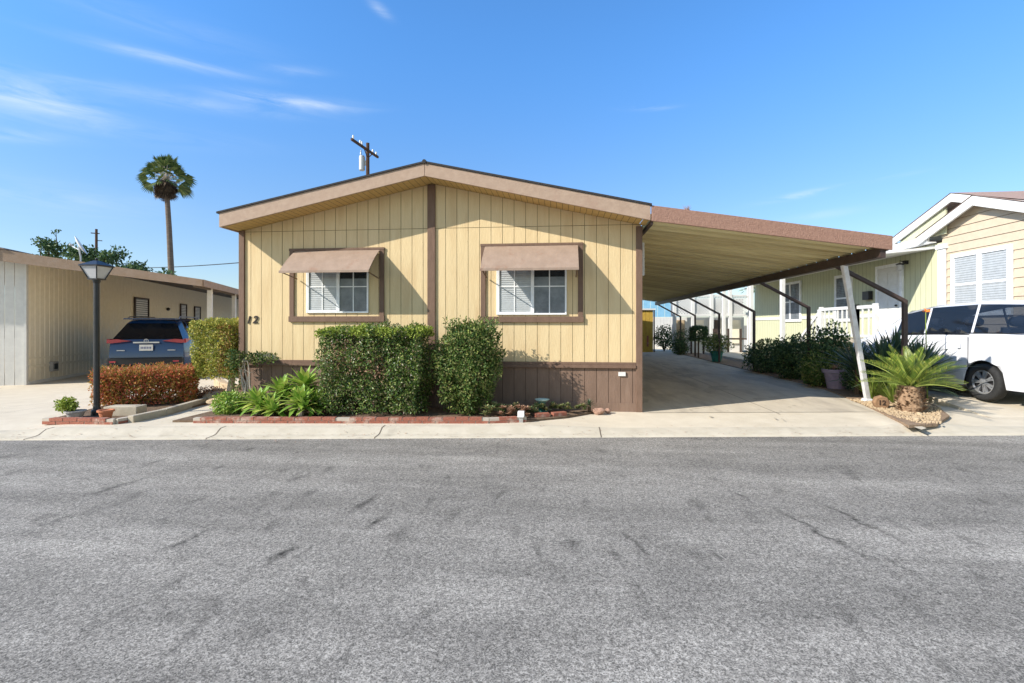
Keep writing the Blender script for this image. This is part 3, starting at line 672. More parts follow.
# brick edging of the front bed
def edging(path, label, n_off=0, h=.085):
    t = MB(); L_ = .2; rr = random.Random(3)
    pts = [Vector((*p, 0)) for p in path]; seg = 0; pos = 0.0
    for p, q in zip(pts, pts[1:]):
        D = (q-p).length; d = (q-p)/D; nn = Vector((-d.y, d.x, 0)); k = int(D/L_)
        for i in range(k):
            c = p+d*(i+.5)*D/k; w = D/k-.014
            for row in (0, 1):
                z0 = -.01 if row == 0 else .042
                z1 = .036 if row == 0 else h+rr.uniform(-.003, .004)
                cc = c+d*(.5*D/k if row else 0)
                if row and i == k-1: continue
                a = cc-d*w/2-nn*(.05+rr.uniform(0, .006)); e = cc+d*w/2-nn*(.05+rr.uniform(0, .006))
                vs = [a+Vector((0, 0, z0)), e+Vector((0, 0, z0)), e+nn*.1+Vector((0, 0, z0)), a+nn*.1+Vector((0, 0, z0))]
                vs += [v+Vector((0, 0, z1-z0)) for v in vs]
                t.add(vs, [(0, 3, 2, 1), (4, 5, 6, 7), (0, 1, 5, 4), (1, 2, 6, 5), (2, 3, 7, 6), (3, 0, 4, 7)], 0)
        t.add([p-nn*.044+Vector((0, 0, -.01)), q-nn*.044+Vector((0, 0, -.01)), q+nn*.044+Vector((0, 0, -.01)), p+nn*.044+Vector((0, 0, -.01)),
               p-nn*.044+Vector((0, 0, h-.008)), q-nn*.044+Vector((0, 0, h-.008)), q+nn*.044+Vector((0, 0, h-.008)), p+nn*.044+Vector((0, 0, h-.008))],
              [(4, 5, 6, 7), (0, 1, 5, 4), (1, 2, 6, 5), (2, 3, 7, 6), (3, 0, 4, 7)], 1)
    return tag(t.build('brick_edging', ['brick_red', 'mortar'], bevel=0), label, 'edging')
edging([(-5.55, 7.08), (-3.3, 7.29), (-1.1, 7.50), (-.55, 7.66)], 'long low red brick edging in front of the hedges of the yellow home')
edging([(-7.78, 6.82), (-6.65, 6.86), (-6.6, 7.1)], 'short red brick edging around the lamp post bed')
# loose bricks and stones to the right
b = MB(); t_ = None
for k, (x, y, a, lab) in enumerate([(-.32, 7.93, .35, 'loose red brick lying right of the white cube light'), (-.05, 8.05, .5, 'loose red brick lying furthest right in the front bed')]):
    b = MB(); b.T = Matrix.Rotation(a, 4, 'Z'); b.box(-.12, .12, -.05, .05, 0, .06); o = b.build('brick', 'brick_red', bevel=.005); o.location = (x, y, .03); tag(o, lab, 'brick', 'loose bricks in the front bed')
def rock(loc, r, seed, m='stone_pale', label='', group=None, flat=.6, name='rock'):
    bm = bmesh.new(); bmesh.ops.create_icosphere(bm, subdivisions=3, radius=1)
    for v in bm.verts:
        k = 1+.35*noise.noise(v.co*1.3+Vector((seed*7.1, 0, 0)))+.12*noise.noise(v.co*4+Vector((seed, 5, 0))); v.co = Vector((v.co.x*r[0]*k, v.co.y*r[1]*k, v.co.z*r[2]*k))
    me = bpy.data.meshes.new(name); bm.to_mesh(me); bm.free(); me.materials.append(M[m])
    for p in me.polygons: p.use_smooth = seed % 2 == 0
    o = bpy.data.objects.new(name, me); COL.objects.link(o); o.location = loc; o.rotation_euler = (0, 0, seed); return tag(o, label, name, group)
# succulents along the right of the front bed
k = 0
for (x, y, s_, m_) in [(-1.15, 7.75, .13, 'succulent'), (-1.0, 7.95, .15, 'succulent'), (-.85, 7.72, .11, 'dry_leaf'), (-.78, 7.98, .14, 'succulent'), (-.6, 7.85, .12, 'dry_leaf'), (-.5, 8.05, .13, 'succulent'),
        (-.35, 8.2, .12, 'succulent'), (.1, 8.25, .10, 'succulent'), (.3, 8.4, .10, 'succulent'), (-.1, 8.35, .12, 'succulent')]:
    b = MB()
    for j in range(8):
        rosette(b, (random.uniform(-.1, .1), random.uniform(-.06, .06), .03+random.uniform(0, .12)), 16, s_*.8, s_*.3, .2, .1, 1.3)
    nm = 'succulent' if m_ == 'succulent' else 'dry_plant'
    o = b.build(nm, m_, normals=False, smooth=True); o.location = (x, y, .03)
    k += 1
    tag(o, ['', 'leftmost low succulent at the right foot of the loose green shrub', 'wider succulent just behind the leftmost one', 'front dried tan plant right of the loose green shrub',
        'succulent between the two dried tan plants', 'dried tan plant behind the white cube light', 'succulent left of the pale aqua bowl', 'succulent in front of the aqua bowl pedestal, right side',
        'succulent midway between the bowl and the spiky plant', 'last succulent before the small dark spiky plant', 'succulent against the shaded skirting right of the bowl'][k], 'succulent' if nm == 'succulent' else 'dry plant',
        'low succulents in the front bed' if nm == 'succulent' else 'dried plants in the front bed')
t_ = thing('spiky_plant', 'small dark spiky rosette plant near the skirting at the bed end', 'plant', (.45, 8.45, .03))
b = MB(); rosette(b, (0, 0, .12), 40, .16, .016, .1, -.1, 1.4); b.build('leaves', 'strap_leaf', t_, normals=False)
b = MB(); b.tube([(0, 0, -.02), (.01, 0, .12)], [.03, .025], 7); b.build('stem', 'bark', t_)
rock((.60, 8.40, .05), (.10, .07, .06), 3, 'pink_rock', 'largest pinkish rock at the right end of the front bed', 'pink rocks at the bed end')
rock((.76, 8.50, .045), (.06, .05, .045), 5, 'pink_rock', 'small pinkish rock nearest the driveway at the end of the front bed', 'pink rocks at the bed end')
# bird bath bowl
t_ = thing('bird_bath', 'pale aqua bowl on a dark green pedestal in front of the shaded skirting', 'bird bath', (-.33, 8.33, .03))
b = MB(); b.lathe([(.02, .17), (.08, .18), (.12, .215), (.125, .22), (.115, .222), (.07, .195), (.001, .19)], n=24); b.build('bowl', 'aqua_bowl', t_, smooth=True)
b = MB(); b.lathe([(.10, -.02), (.10, .02), (.06, .05), (.045, .12), (.06, .17), (.001, .175)], n=16); b.build('pedestal', 'teal_pot', t_, smooth=True)
t_ = thing('path_light', 'small white cube garden light at the front of the bed', 'garden light', (-.62, 7.60, .02))
b = MB(); b.box(-.05, .05, -.05, .05, .06, .15); b.build('lantern', 'vinyl_white', t_, bevel=.01)
b = MB(); b.box(-.03, .03, -.03, .03, -.03, .06); b.build('foot', 'grey_pot', t_)

# ------------------------------------------------------------------ left island: lamp post, pots, red hedge, topiary, stones
t_ = thing('lamp_post', 'black garden lamp post with four sided lantern at the left driveway', 'lamp post', (-7.46, 7.35, 0))
b = MB(); b.lathe([(.075, .0), (.075, .10), (.052, .14), (.042, .2), (.042, 2.16), (.055, 2.18), (.055, 2.21), (.001, 2.21)], n=18); b.build('post', 'black_metal', t_, smooth=False)
lz = 2.23
b = MB()
r0, r1, hh = .075, .145, .19
for k in range(4):
    a = math.pi/4+k*math.pi/2; b.beam((r0*1.41*math.cos(a), r0*1.41*math.sin(a), lz), (r1*1.41*math.cos(a), r1*1.41*math.sin(a), lz+hh), .016, .016)
b.box(-.085, .085, -.085, .085, lz-.02, lz); b.box(-.16, .16, -.16, .16, lz+hh, lz+hh+.018)
b.add([(-.165, -.165, lz+hh+.02), (.165, -.165, lz+hh+.02), (.165, .165, lz+hh+.02), (-.165, .165, lz+hh+.02), (-.03, -.03, lz+hh+.10), (.03, -.03, lz+hh+.10), (.03, .03, lz+hh+.10), (-.03, .03, lz+hh+.10)],
      [(0, 1, 5, 4), (1, 2, 6, 5), (2, 3, 7, 6), (3, 0, 4, 7), (4, 5, 6, 7), (0, 3, 2, 1)])
b.sphere((0, 0, lz+hh+.125), .022); b.build('lantern_frame', 'black_metal', t_)
b = MB(); q0, q1 = r0-.004, r1-.004
b.add([(-q0, -q0, lz+.002), (q0, -q0, lz+.002), (q0, q0, lz+.002), (-q0, q0, lz+.002), (-q1, -q1, lz+hh-.002), (q1, -q1, lz+hh-.002), (q1, q1, lz+hh-.002), (-q1, q1, lz+hh-.002)],
      [(0, 1, 5, 4), (1, 2, 6, 5), (2, 3, 7, 6), (3, 0, 4, 7)]); b.build('lantern_glass', 'lamp_glass', t_)
bpy.context.view_layer.update()
def pot(t_, r, h, m, soil=True, rim=.012):
    b = MB(); b.lathe([(.001, 0), (r*.66, 0), (r*.93, h*.8), (r+rim, h*.82), (r+rim, h), (r-.012, h), (r-.02, h*.9), (.001, h*.88)], n=24); b.build('pot', m, t_, smooth=False)
t_ = thing('potted_plant', 'terracotta flower pot right of the lamp post, almost empty', 'flower pot', (-6.98, 7.03, .03)); pot(t_, .10, .15, 'terracotta')
t_ = thing('potted_plant', 'grey bowl planter with a yellow green shrub, left of the lamp post', 'planter', (-7.55, 7.08, .03)); pot(t_, .13, .12, 'grey_pot')
b = MB(); blob(b, (-.14, 0, .20), (.14, .12, .11), 700, .045, .03, .5, .8, 2); b.build('foliage', 'bright_leaf', t_, normals=False)
b = MB(); b.box(-.26, .26, -.12, .12, 0, .15); b.box(-.21, .21, -.08, .08, .10, .156); o = b.build('block_planter', 'old_concrete', bevel=.008); o.location = (-7.02, 7.42, .03); o.rotation_euler = (0, 0, .12)
tag(o, 'low whitewashed concrete block behind the terracotta pot and lamp post', 'block')
t_ = thing('hedge', 'low red and orange clipped hedge behind the lamp post', 'hedge', (-7.68, 8.62, .03), .62)
b = MB(); boxhedge(b, (0, 0, .02), .76, .48, .60, 15000, .055, .028, .36, .07, .12, .05, 12); b.build('foliage', 'autumn_leaf', t_, normals=False)
b = MB()
for k in range(520):
    p = Vector((random.uniform(-.76, .76), random.uniform(-.48, .48), .55)); d = Vector((random.uniform(-.5, .5), random.uniform(-.5, .5), 1)).normalized(); L_ = random.uniform(.05, .17)
    for j in range(5): leaf(b, p+d*L_*j/4, (d+rndv()*.8).normalized(), rndv(), .045, .016)
b.build('new_shoots', 'autumn_leaf', t_, normals=False)
b = MB(); twigs(b, (-.3, 0, -.03), [(random.uniform(-.8, .8), random.uniform(-.4, .4), random.uniform(.3, .7)) for i in range(26)], .014); b.build('branches', 'bark', t_)
t_ = thing('topiary', 'yellow green square clipped topiary bush on a bare trunk by the left house corner', 'topiary', (-6.50, 9.05, .03))
b = MB(); boxhedge(b, (.03, 0, .46), .42, .42, 1.10, 15000, .045, .03, .22, .03, .12, .2, 4); b.build('foliage', 'yellowgreen_leaf', t_, normals=False)
b = MB(); boxhedge(b, (.32, -.12, .55), .12, .33, .92, 1800, .045, .028, .1, .05, .06, .1, 9); b.build('scorched_leaves', 'rusty_leaf', t_, normals=False)
b = MB(); b.tube([(.2, 0, -.05), (.14, 0, .2), (.16, .02, .42), (.05, 0, .62)], [.085, .07, .06, .05], 10)
twigs(b, (.15, 0, .38), [(random.uniform(-.5, .3), random.uniform(-.35, .35), random.uniform(.6, 1.4)) for i in range(20)], .02); b.build('trunk', 'pale_stem', t_)
b = MB(); b.beam((-6.52, 6.98, .05), (-6.50, 7.6, .05), .1, .11); b.beam((-6.50, 7.6, .052), (-6.75, 9.0, .052), .1, .11); b.beam((-6.75, 9.0, .054), (-6.95, 9.8, .054), .1, .11)
tag(b.build('concrete_edging', 'old_concrete', bevel=.012), 'weathered concrete edging between the red hedge and the path', 'edging')
b = MB()
for k, (p, q) in enumerate(zip([(-8.2, 11.2), (-7.4, 10.3), (-6.9, 9.9)], [(-7.42, 10.32), (-6.92, 9.92), (-6.1, 9.85)])):
    b.beam((*p, .12+k*.003), (*q, .12+k*.003), .16, .22)
tag(b.build('low_stone_wall', 'stone_pale', bevel=.02), 'low tan stone retaining wall behind the square topiary', 'retaining wall')
SL = ['flat tan stone', 'broad pale stone', 'rounded tan stone', 'angular tan stone']
SP = ['nearest the path', 'in front of the topiary trunk', 'left of the topiary trunk', 'beside the retaining wall', 'at the right against the house corner', 'at the far left by the red hedge', 'half way up the slope', 'just right of the topiary trunk', 'under the topiary', 'below the retaining wall corner']
k = 0
for (x, y, a, c_) in [(-6.35, 8.75, .20, .14), (-6.62, 8.95, .16, .12), (-6.85, 9.25, .2, .13), (-6.3, 9.1, .17, .12), (-6.08, 8.85, .1, .1), (-7.0, 9.55, .18, .12), (-6.55, 9.4, .2, .12), (-6.15, 9.35, .15, .1), (-6.75, 9.0, .12, .1), (-6.4, 9.62, .2, .12)]:
    rock((x, y, .07+.06*(y-8.7)), (a, c_, .07), k+1, 'stone_pale', SL[k % 4]+' '+SP[k], 'tan stones by the topiary', name='stone'); k += 1
t_ = thing('dry_shrub', 'sprawling dried brown ground shrub between the red hedge and the stones', 'shrub', (-7.05, 9.35, .03))
b = MB(); blob(b, (0, 0, .08), (.35, .3, .14), 900, .05, .025, .3, .8, 6); b.build('foliage', 'dry_leaf', t_, normals=False)
b = MB(); twigs(b, (0, 0, -.02), [(random.uniform(-.35, .35), random.uniform(-.3, .3), random.uniform(.05, .22)) for i in range(14)], .008); b.build('branches', 'bark', t_)

# ------------------------------------------------------------------ left neighbour home with its carport
LA = R(21.8)
ln = thing('mobile_home', 'tan neighbouring mobile home with attached brown carport at the left edge', 'house', (-13.21, 11.1, 0), LA)
# local x: right (towards the yellow home), y: back
b = MB()
def ribs(b, y0, y1, z0, z1, step=.2):
    y = y0
    while y < y1:
        b.add([(0, y, z0), (0, y+step-.02, z0), (0, y+step-.02, z1), (0, y, z1)], [(0, 1, 2, 3)])
        b.add([(0, y+step-.02, z0), (.008, y+step-.01, z0), (.008, y+step-.01, z1), (0, y+step-.02, z1), (0, y+step, z0), (0, y+step, z1)], [(0, 1, 2, 3), (1, 4, 5, 2)]); y += step
ribs(b, 0, 26, 0, 3.17)
b.build('side_wall', 'tan_siding', ln, normals=False)
b = MB()
for i in range(36): b.box(-7.2+i*.2, -7.2+i*.2+.188, -.0, .012, 0, 3.45-abs(-3.6-(-7.2+i*.2))*.1 if 0 else 3.12)
b.prism([(-7.2, 3.12), (0, 3.12), (-3.6, 3.75)], .002, .02, 'xz'); b.build('end_wall', 'pale_siding', ln)
b = MB(); b.box(-.012, .045, -.03, .05, 0, 3.1); b.build('corner_board', 'pale_siding', ln)
b = MB(); b.box(.001, .03, .1, 16, .40, .46); b.box(.001, .024, .1, 16, .62, .65); b.build('skirt_rail', 'tan_siding', ln)
b = MB(); b.box(-.003, .06, .05, 16, .0, .07); b.build('wall_base', 'white_paint', ln)
def lwin(y0, y1, z0, z1, nm='window'):
    w = MB(); t = .05
    w.box(.02, .07, y0-t, y0, z0-t, z1+t); w.box(.02, .07, y1, y1+t, z0-t, z1+t); w.box(.02, .07, y0, y1, z0-t, z0); w.box(.02, .07, y0, y1, z1, z1+t)
    f = w.build(nm, 'dark_brown_metal', ln); w = MB(); w.box(.022, .03, y0, y1, z0, z1); w.build('pane', 'curtain_grey', f)
    w = MB()
    for k in range(9): w.box(.031, .034, y0+.02, y1-.02, z0+(z1-z0)*k/9, z0+(z1-z0)*(k+.5)/9)
    w.build('blind', 'blind_white', f)
lwin(6.0, 7.1, 1.75, 2.45); lwin(10.6, 11.3, 1.75, 2.4); lwin(12.5, 13.3, 1.75, 2.35)
b = MB(); b.box(.02, .1, .95, 1.2, .25, .5); b.box(.101, .11, 1.0, 1.15, .3, .45, 1); tag(b.build('vent', ['grey_pot', 'dark_room'], ln), 'small grey outlet box low on the wall')
b = MB(); b.sphere((.08, 9.0, 2.15), .07); b.build('wall_lamp', 'black_metal', ln)
def lz_(x): return 3.235-(x+.2)*(.60/4.2)
b = MB()
for y0, y1 in ((-.5, 26.2),):
    b.add([(-.2, y0, lz_(-.2)), (4.0, y0, lz_(4)), (4.0, y1, lz_(4)), (-.2, y1, lz_(-.2)), (-.2, y0, lz_(-.2)-.05), (4.0, y0, lz_(4)-.05), (4.0, y1, lz_(4)-.05), (-.2, y1, lz_(-.2)-.05)],
          [(0, 1, 2, 3), (4, 7, 6, 5), (0, 4, 5, 1), (1, 5, 6, 2), (2, 6, 7, 3), (3, 7, 4, 0)])
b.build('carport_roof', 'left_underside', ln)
b = MB(); b.prism([(-.2, lz_(-.2)-.24), (4.02, lz_(4)-.15), (4.02, lz_(4)+.03), (-.2, lz_(-.2)+.03)], -.53, -.50, 'xz'); b.prism([(-.5, lz_(4)-.15), (26.2, lz_(4)-.15), (26.2, lz_(4)+.03), (-.5, lz_(4)+.03)], 4.021, 4.05, 'yz')
b.prism([(-7.6, 3.05), (-3.7, 3.66), (-.203, 3.02), (-.203, 3.28), (-3.7, 3.92), (-7.6, 3.30)], -.54, -.505, 'xz'); b.build('fascia', 'left_trim', ln)
b = MB(); b.prism([(-7.7, 3.32), (-3.7, 3.95), (-.1, 3.30), (-.1, 3.27), (-3.7, 3.92), (-7.7, 3.29)], -.56, 26.3, 'xz'); b.build('roof', 'left_roof', ln)
for yy in (.94, 3.62, 6.6, 9.6, 12.6, 15.6, 18.6, 21.6, 24.6):
    b = MB(); b.box(3.74, 3.86, yy-.06, yy+.06, 0, lz_(3.8)-.052); b.build('carport_post', 'white_paint', ln, bevel=.008)
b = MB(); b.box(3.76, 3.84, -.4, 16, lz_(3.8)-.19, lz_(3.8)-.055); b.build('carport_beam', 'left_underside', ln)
b = MB(); b.box(-6.5, -.25, -.75, -.65, 0, .10); o = b.build('brick_edging', 'brick_red'); o.location = (-13.21, 11.1, 0); o.rotation_euler = (0, 0, LA); tag(o, 'red brick edging along the foot of the pale end wall at far left', 'edging')
# satellite dish on the left roof
t_ = thing('satellite_dish', 'white satellite dish on the roof of the left neighbour', 'satellite dish', (-12.85, 12.2, 3.0))
b = MB(); b.T = Matrix.Translation((0, 0, .62)) @ Matrix.Rotation(R(38), 4, 'Z') @ Matrix.Rotation(R(62), 4, 'Y')
b.lathe([(.001, -.05), (.15, -.035), (.26, .0), (.27, .012), (.25, .008), (.15, -.025), (.001, -.04)], n=24); b.build('dish', 'vinyl_white', t_, smooth=True)
b = MB(); b.tube([(0, 0, 0), (0, 0, .3), (-.06, 0, .58)], .02, 8); b.tube([(-.06, 0, .5), (-.3, .02, .62)], .012, 6); b.sphere((-.32, .02, .64), .04); b.build('mount', 'steel_grey', t_)

# ------------------------------------------------------------------ vehicles
def lerp_tab(tab, x):
    if x <= tab[0][0]: return tab[0][1]
    for (a, b_) in zip(tab, tab[1:]):
        if x <= b_[0]: return a[1]+(b_[1]-a[1])*(x-a[0])/(b_[0]-a[0])
    return tab[-1][1]
def vehicle(root, L, hw, paint, glass, roof_t, belt_t, roofw, plan_t, wheels, wr, zb, win, lean_t, dark_lower=False):
    """x forward from the rear bumper (0) to the nose (L); win = list of (x0,x1) side glass; lean_t = forward shift of the tail by height"""
    xs = sorted(set([round(.0+L*i/60, 3) for i in range(61)]+[v for w_ in win for v in w_]+[w_+k*wr*1.2/6 for w_ in wheels for k in range(-6, 7)]))
    xs = [x for x in xs if 0 <= x <= L]
    def bottom(x):
        z = zb
        for w_ in wheels:
            d = abs(x-w_); ra = wr+.055
            if d < ra: z = max(z, wr+math.sqrt(ra*ra-d*d))
        return z
    def sec(x):
        w = hw*lerp_tab(plan_t, x/L); be = lerp_tab(belt_t, x); ro_ = max(lerp_tab(roof_t, x), be+.03); rw = roofw*min(1, lerp_tab(plan_t, x/L)+.02)
        up = (ro_-be); f = min(1, up/.35); bo = bottom(x); tw = w*(.92*(1-f)+f*1)
        rw2 = w*.9*(1-f)+rw*f
        m1 = max(bo+.005, .5*(zb+be)-.08)
        m1 = min(m1, be-.12) if bo < be-.14 else bo+.005
        P = [(w*.965, bo), (w*1.0, m1), (w*.985, max(be-.07, m1+.004)), (w*.955, be), (rw2, ro_-.07*f), (rw2*.86, ro_-.012), (rw2*.5, ro_+.012), (0, ro_+.018)]
        sh = lambda z: lerp_tab(lean_t, z)*max(0, 1-x/.9)
        return [(x+sh(z), y, z) for (y, z) in P]
    rows = [sec(x) for x in xs]; n = len(rows[0]); body = MB(); gl = []; nx = len(xs)
    for side in (1, -1):
        vs = [(p[0], p[1]*side, p[2]) for r in rows for p in r]; fs = []
        wins = {}
        for i in range(nx-1):
            xm = (xs[i]+xs[i+1])/2; wi = [k for k, w_ in enumerate(win) if w_[0] <= xm <= w_[1]]
            for j in range(n-1):
                f = (i*n+j, (i+1)*n+j, (i+1)*n+j+1, i*n+j+1)
                if j == 3 and wi: wins.setdefault(wi[0], []).append(i)
                else: fs.append(f)
        body.add(vs, fs)
        for k, idx in wins.items():
            g = MB(); gv = []
            for i in idx+[idx[-1]+1]: gv += [(rows[i][3][0], rows[i][3][1]*side, rows[i][3][2]), (rows[i][4][0], rows[i][4][1]*side, rows[i][4][2])]
            g.add(gv, [(2*q, 2*q+2, 2*q+3, 2*q+1) for q in range(len(idx))]); gl.append(g)
    # windscreen replaced by glass-coloured strip on steep front roof segments
    r = rows[0]; capg = MB()
    for j in range(n-1):
        q = [(r[j][0], r[j][1], r[j][2]), (r[j+1][0], r[j+1][1], r[j+1][2]), (r[j+1][0], -r[j+1][1], r[j+1][2]), (r[j][0], -r[j][1], r[j][2])]
        if j == 3: capg.add(q, [(0, 1, 2, 3)])
        else: body.add(q, [(0, 1, 2, 3)])
    r = rows[-1]
    for j in range(n-1):
        body.add([(r[j][0], r[j][1], r[j][2]), (r[j+1][0], r[j+1][1], r[j+1][2]), (r[j+1][0], -r[j+1][1], r[j+1][2]), (r[j][0], -r[j][1], r[j][2])], [(0, 1, 2, 3)])
    bo = body.build('body', paint, root, smooth=True)
    bm = bmesh.new(); bm.from_mesh(bo.data); bmesh.ops.remove_doubles(bm, verts=bm.verts, dist=.002); bmesh.ops.recalc_face_normals(bm, faces=bm.faces); bm.to_mesh(bo.data); bm.free()
    es = bo.modifiers.new('split', 'EDGE_SPLIT'); es.split_angle = R(28)
    for g in gl: g.build('side_window', glass, root, smooth=True)
    capg.build('rear_window', glass, root)
    # windscreen
    xi = [x for x in xs if lerp_tab(roof_t, x) > lerp_tab(belt_t, x)+.1][-1]; top = [x for x, z in roof_t if x < xi][-1]
    ws = MB(); a = lerp_tab(roof_t, top); c_ = lerp_tab(roof_t, xi); ww = roofw*.8
    ws.add([(top+.05, -ww, a+.015), (top+.05, ww, a+.015), (xi, ww*1.1, c_+.03), (xi, -ww*1.1, c_+.03)], [(0, 1, 2, 3)]); ws.build('windscreen', glass, root)
    for w_ in wheels:
        for side in (1, -1):
            wl = MB(); yc = side*(hw-.10)
            T = [(wr*.62, -.10), (wr*.9, -.105), (wr*.98, -.085), (wr, -.05), (wr, .05), (wr*.98, .085), (wr*.9, .105), (wr*.66, .1), (wr*.62, .02)]
            wl.lathe(T, (w_, yc, wr), 36, 0, 'y')
            for gk in (-.04, 0, .04): pass
            wo_ = wl.build('wheel', 'rubber', root, smooth=True)
            rm = MB(); ro_ = .085*side
            rm.lathe([(wr*.655, ro_-.05*side), (wr*.655, ro_), (wr*.60, ro_+.004*side), (wr*.57, ro_-.02*side)], (w_, yc, wr), 36, 0, 'y')
            for s5 in range(7):
                a = 2*math.pi*s5/7
                for da in (-.13, .13):
                    rm.beam((w_+math.cos(a)*wr*.12, yc+ro_-.012*side, wr+math.sin(a)*wr*.12), (w_+math.cos(a+da)*wr*.6, yc+ro_-.012*side, wr+math.sin(a+da)*wr*.6), .03, .035, up=(0, 1, 0))
            rm.lathe([(.06, ro_-.03*side), (.06, ro_+.006*side), (.001, ro_+.012*side)], (w_, yc, wr), 16, 0, 'y')
            rm.build('rim', 'alloy', wo_)
            dk = MB(); dk.lathe([(wr*.6, ro_-.035*side), (.001, ro_-.035*side)], (w_, yc, wr), 24, 0, 'y'); dk.build('brake', 'black_plastic', wo_)
    # dark inner wheel housings and floor
    fl = MB(); fl.box(.25, L-.3, -hw*.80, hw*.80, zb+.02, zb+.10)
    for w_ in wheels: fl.box(w_-wr*1.0, w_+wr*1.0, -hw*.80, hw*.80, zb+.10, wr*2+.02)
    fl.build('underbody', 'black_plastic', root)
    return rows
# blue SUV
suv = thing('parked_car', 'dark blue SUV parked under the left carport, seen from behind', 'car', (-11.02, 12.30, 0), R(90)+LA)
zr = 1.66
rows = vehicle(suv, 4.55, .92, 'blue_paint', 'dark_car_glass', [(0, 1.60), (.3, 1.655), (1.2, 1.67), (2.3, 1.66), (2.75, 1.60), (3.45, 1.12), (4.3, 1.0), (4.55, .75)],
    [(0, 1.10), (1.0, 1.07), (2.8, 1.0), (3.45, 1.03), (4.3, .92), (4.55, .7)], .62, [(0, .93), (.08, .985), (.2, 1), (.8, 1), (.93, .93), (1, .78)], [.93, 3.6], .35, .26,
    [(.35, .75), (.85, 1.75), (1.83, 2.75)], [(.2, 0), (.55, -.02), (1.05, .06), (1.15, .12), (1.6, .42), (1.7, .5)])
def part(name, b, m, par, **k): return b.build(name, m, par, **k)
b = MB(); b.box(-.13, .1, -.86, .86, .42, .62); b.box(-.10, .12, -.83, .83, .28, .42); part('rear_bumper', b, 'black_plastic', suv, bevel=.03)
b = MB(); b.box(-.145, -.131, -.5, .5, .335, .37); part('bumper_trim', b, 'silver', suv)
b = MB(); b.box(.16, .46, -.60, .60, 1.632, 1.668); part('spoiler', b, 'blue_paint', suv, bevel=.012)
for s in (1, -1):
    b = MB(); b.prism([(s*.36, 1.06), (s*.80, 1.00), (s*.89, 1.01), (s*.89, 1.09), (s*.66, 1.11)], -.03, .06, 'yz'); b.prism([(.02, 1.0), (.42, 1.09), (.40, 1.11), (.02, 1.115)], s*.86, s*.912, 'xz'); part('tail_light', b, 'red_lens', suv)
    b = MB(); b.box(-.14, -.125, s*.72-.07, s*.72+.07, .50, .54); part('reflector', b, 'red_lens', suv)
    b = MB(); b.tube([(.45, s*.60, 1.66), (.55, s*.60, 1.715), (2.1, s*.58, 1.715), (2.25, s*.58, 1.66)], .018, 6); part('roof_rail', b, 'silver', suv)
    b = MB(); b.sphere((2.85, s*1.0, 1.08), .09, sc=(1, 1, .7)); b.beam((2.85, s*.88, 1.03), (2.85, s*1.0, 1.06), .05, .03); part('side_mirror', b, 'blue_paint', suv, smooth=True)
b = MB(); b.box(-.035, .0, -.30, .30, 1.0, 1.035); part('hatch_trim', b, 'silver', suv)
b = MB(); b.lathe([(.055, -.045), (.055, -.035), (.04, -.034)], (0, 0, 0), 20, 0, 'y'); b.v = [(q[1]-.0, q[0], q[2]+1.06) for q in b.v]
b.box(-.045, -.036, -.005, .005, 1.02, 1.10); part('emblem', b, 'silver', suv)
b = MB(); b.box(-.045, -.03, -.155, .155, .80, .96); pl = part('licence_plate', b, 'plate_white', suv)
b = MB(); [b.box(-.047, -.045, -.115+k*.036, -.115+k*.036+.02, .85, .905) for k in range(7)]; part('plate_marks', b, 'plate_ink', pl)
for s in (1, -1):
    b = MB(); b.box(-.03, -.018, s*.58-.09, s*.58+.09, .80, .82); part('badge', b, 'silver', suv)
b = MB(); b.beam((.23, 0, 1.15), (.20, .40, 1.17), .02, .02); part('rear_wiper', b, 'black_plastic', suv)
# white minivan
van = thing('minivan', 'white minivan parked in the right neighbour driveway, cut by the frame edge', 'car', (8.69, 8.95, .11), R(97))
rows = vehicle(van, 4.9, .96, 'white_car_paint', 'car_glass', [(0, 1.70), (.3, 1.79), (1.3, 1.83), (2.3, 1.80), (3.0, 1.68), (3.95, 1.14), (4.6, .98), (4.9, .75)],
    [(0, 1.24), (1.0, 1.22), (3.1, 1.14), (3.95, 1.08), (4.7, .9), (4.9, .7)], .76, [(0, .90), (.05, .97), (.15, 1), (.8, 1), (.93, .92), (1, .75)], [1.08, 4.0], .335, .24,
    [(.30, 1.30), (1.35, 2.34), (2.39, 3.12)], [(.2, 0), (.55, -.03), (1.15, .03), (1.75, .24), (1.8, .26)])
b = MB(); b.box(-.12, .14, -.92, .92, .38, .64); part('rear_bumper', b, 'white_car_paint', van, bevel=.04)
for s in (1, -1):
    b = MB(); b.prism([(.0, .80), (.16, .80), (.20, 1.14), (.03, 1.14)], s*.90, s*.945, 'xz'); part('tail_light', b, 'red_lens', van)
    b = MB(); b.box(2.42, 2.60, s*.962, s*.985, .985, 1.01); b.box(1.50, 1.56, s*.962, s*.985, .93, 1.02); part('door_handle', b, 'white_car_paint', van, bevel=.006)
    b = MB(); b.box(1.35, 1.357, s*.957, s*.9655, .45, 1.15); part('door_gap', b, 'black_plastic', van)
    b = MB(); b.box(2.37, 2.377, s*.957, s*.9655, .35, 1.09); part('door_gap', b, 'black_plastic', van)
    b = MB(); b.box(.3, 1.36, s*.925, s*.936, 1.222, 1.234); b.box(1.36, 3.2, s*.925, s*.936, 1.19, 1.202); part('window_trim', b, 'black_plastic', van)
    b = MB(); b.sphere((3.15, s*1.08, 1.12), .11, sc=(1, 1, .8)); b.beam((3.15, s*.92, 1.08), (3.15, s*1.05, 1.1), .06, .04); part('side_mirror', b, 'white_car_paint', van, smooth=True)
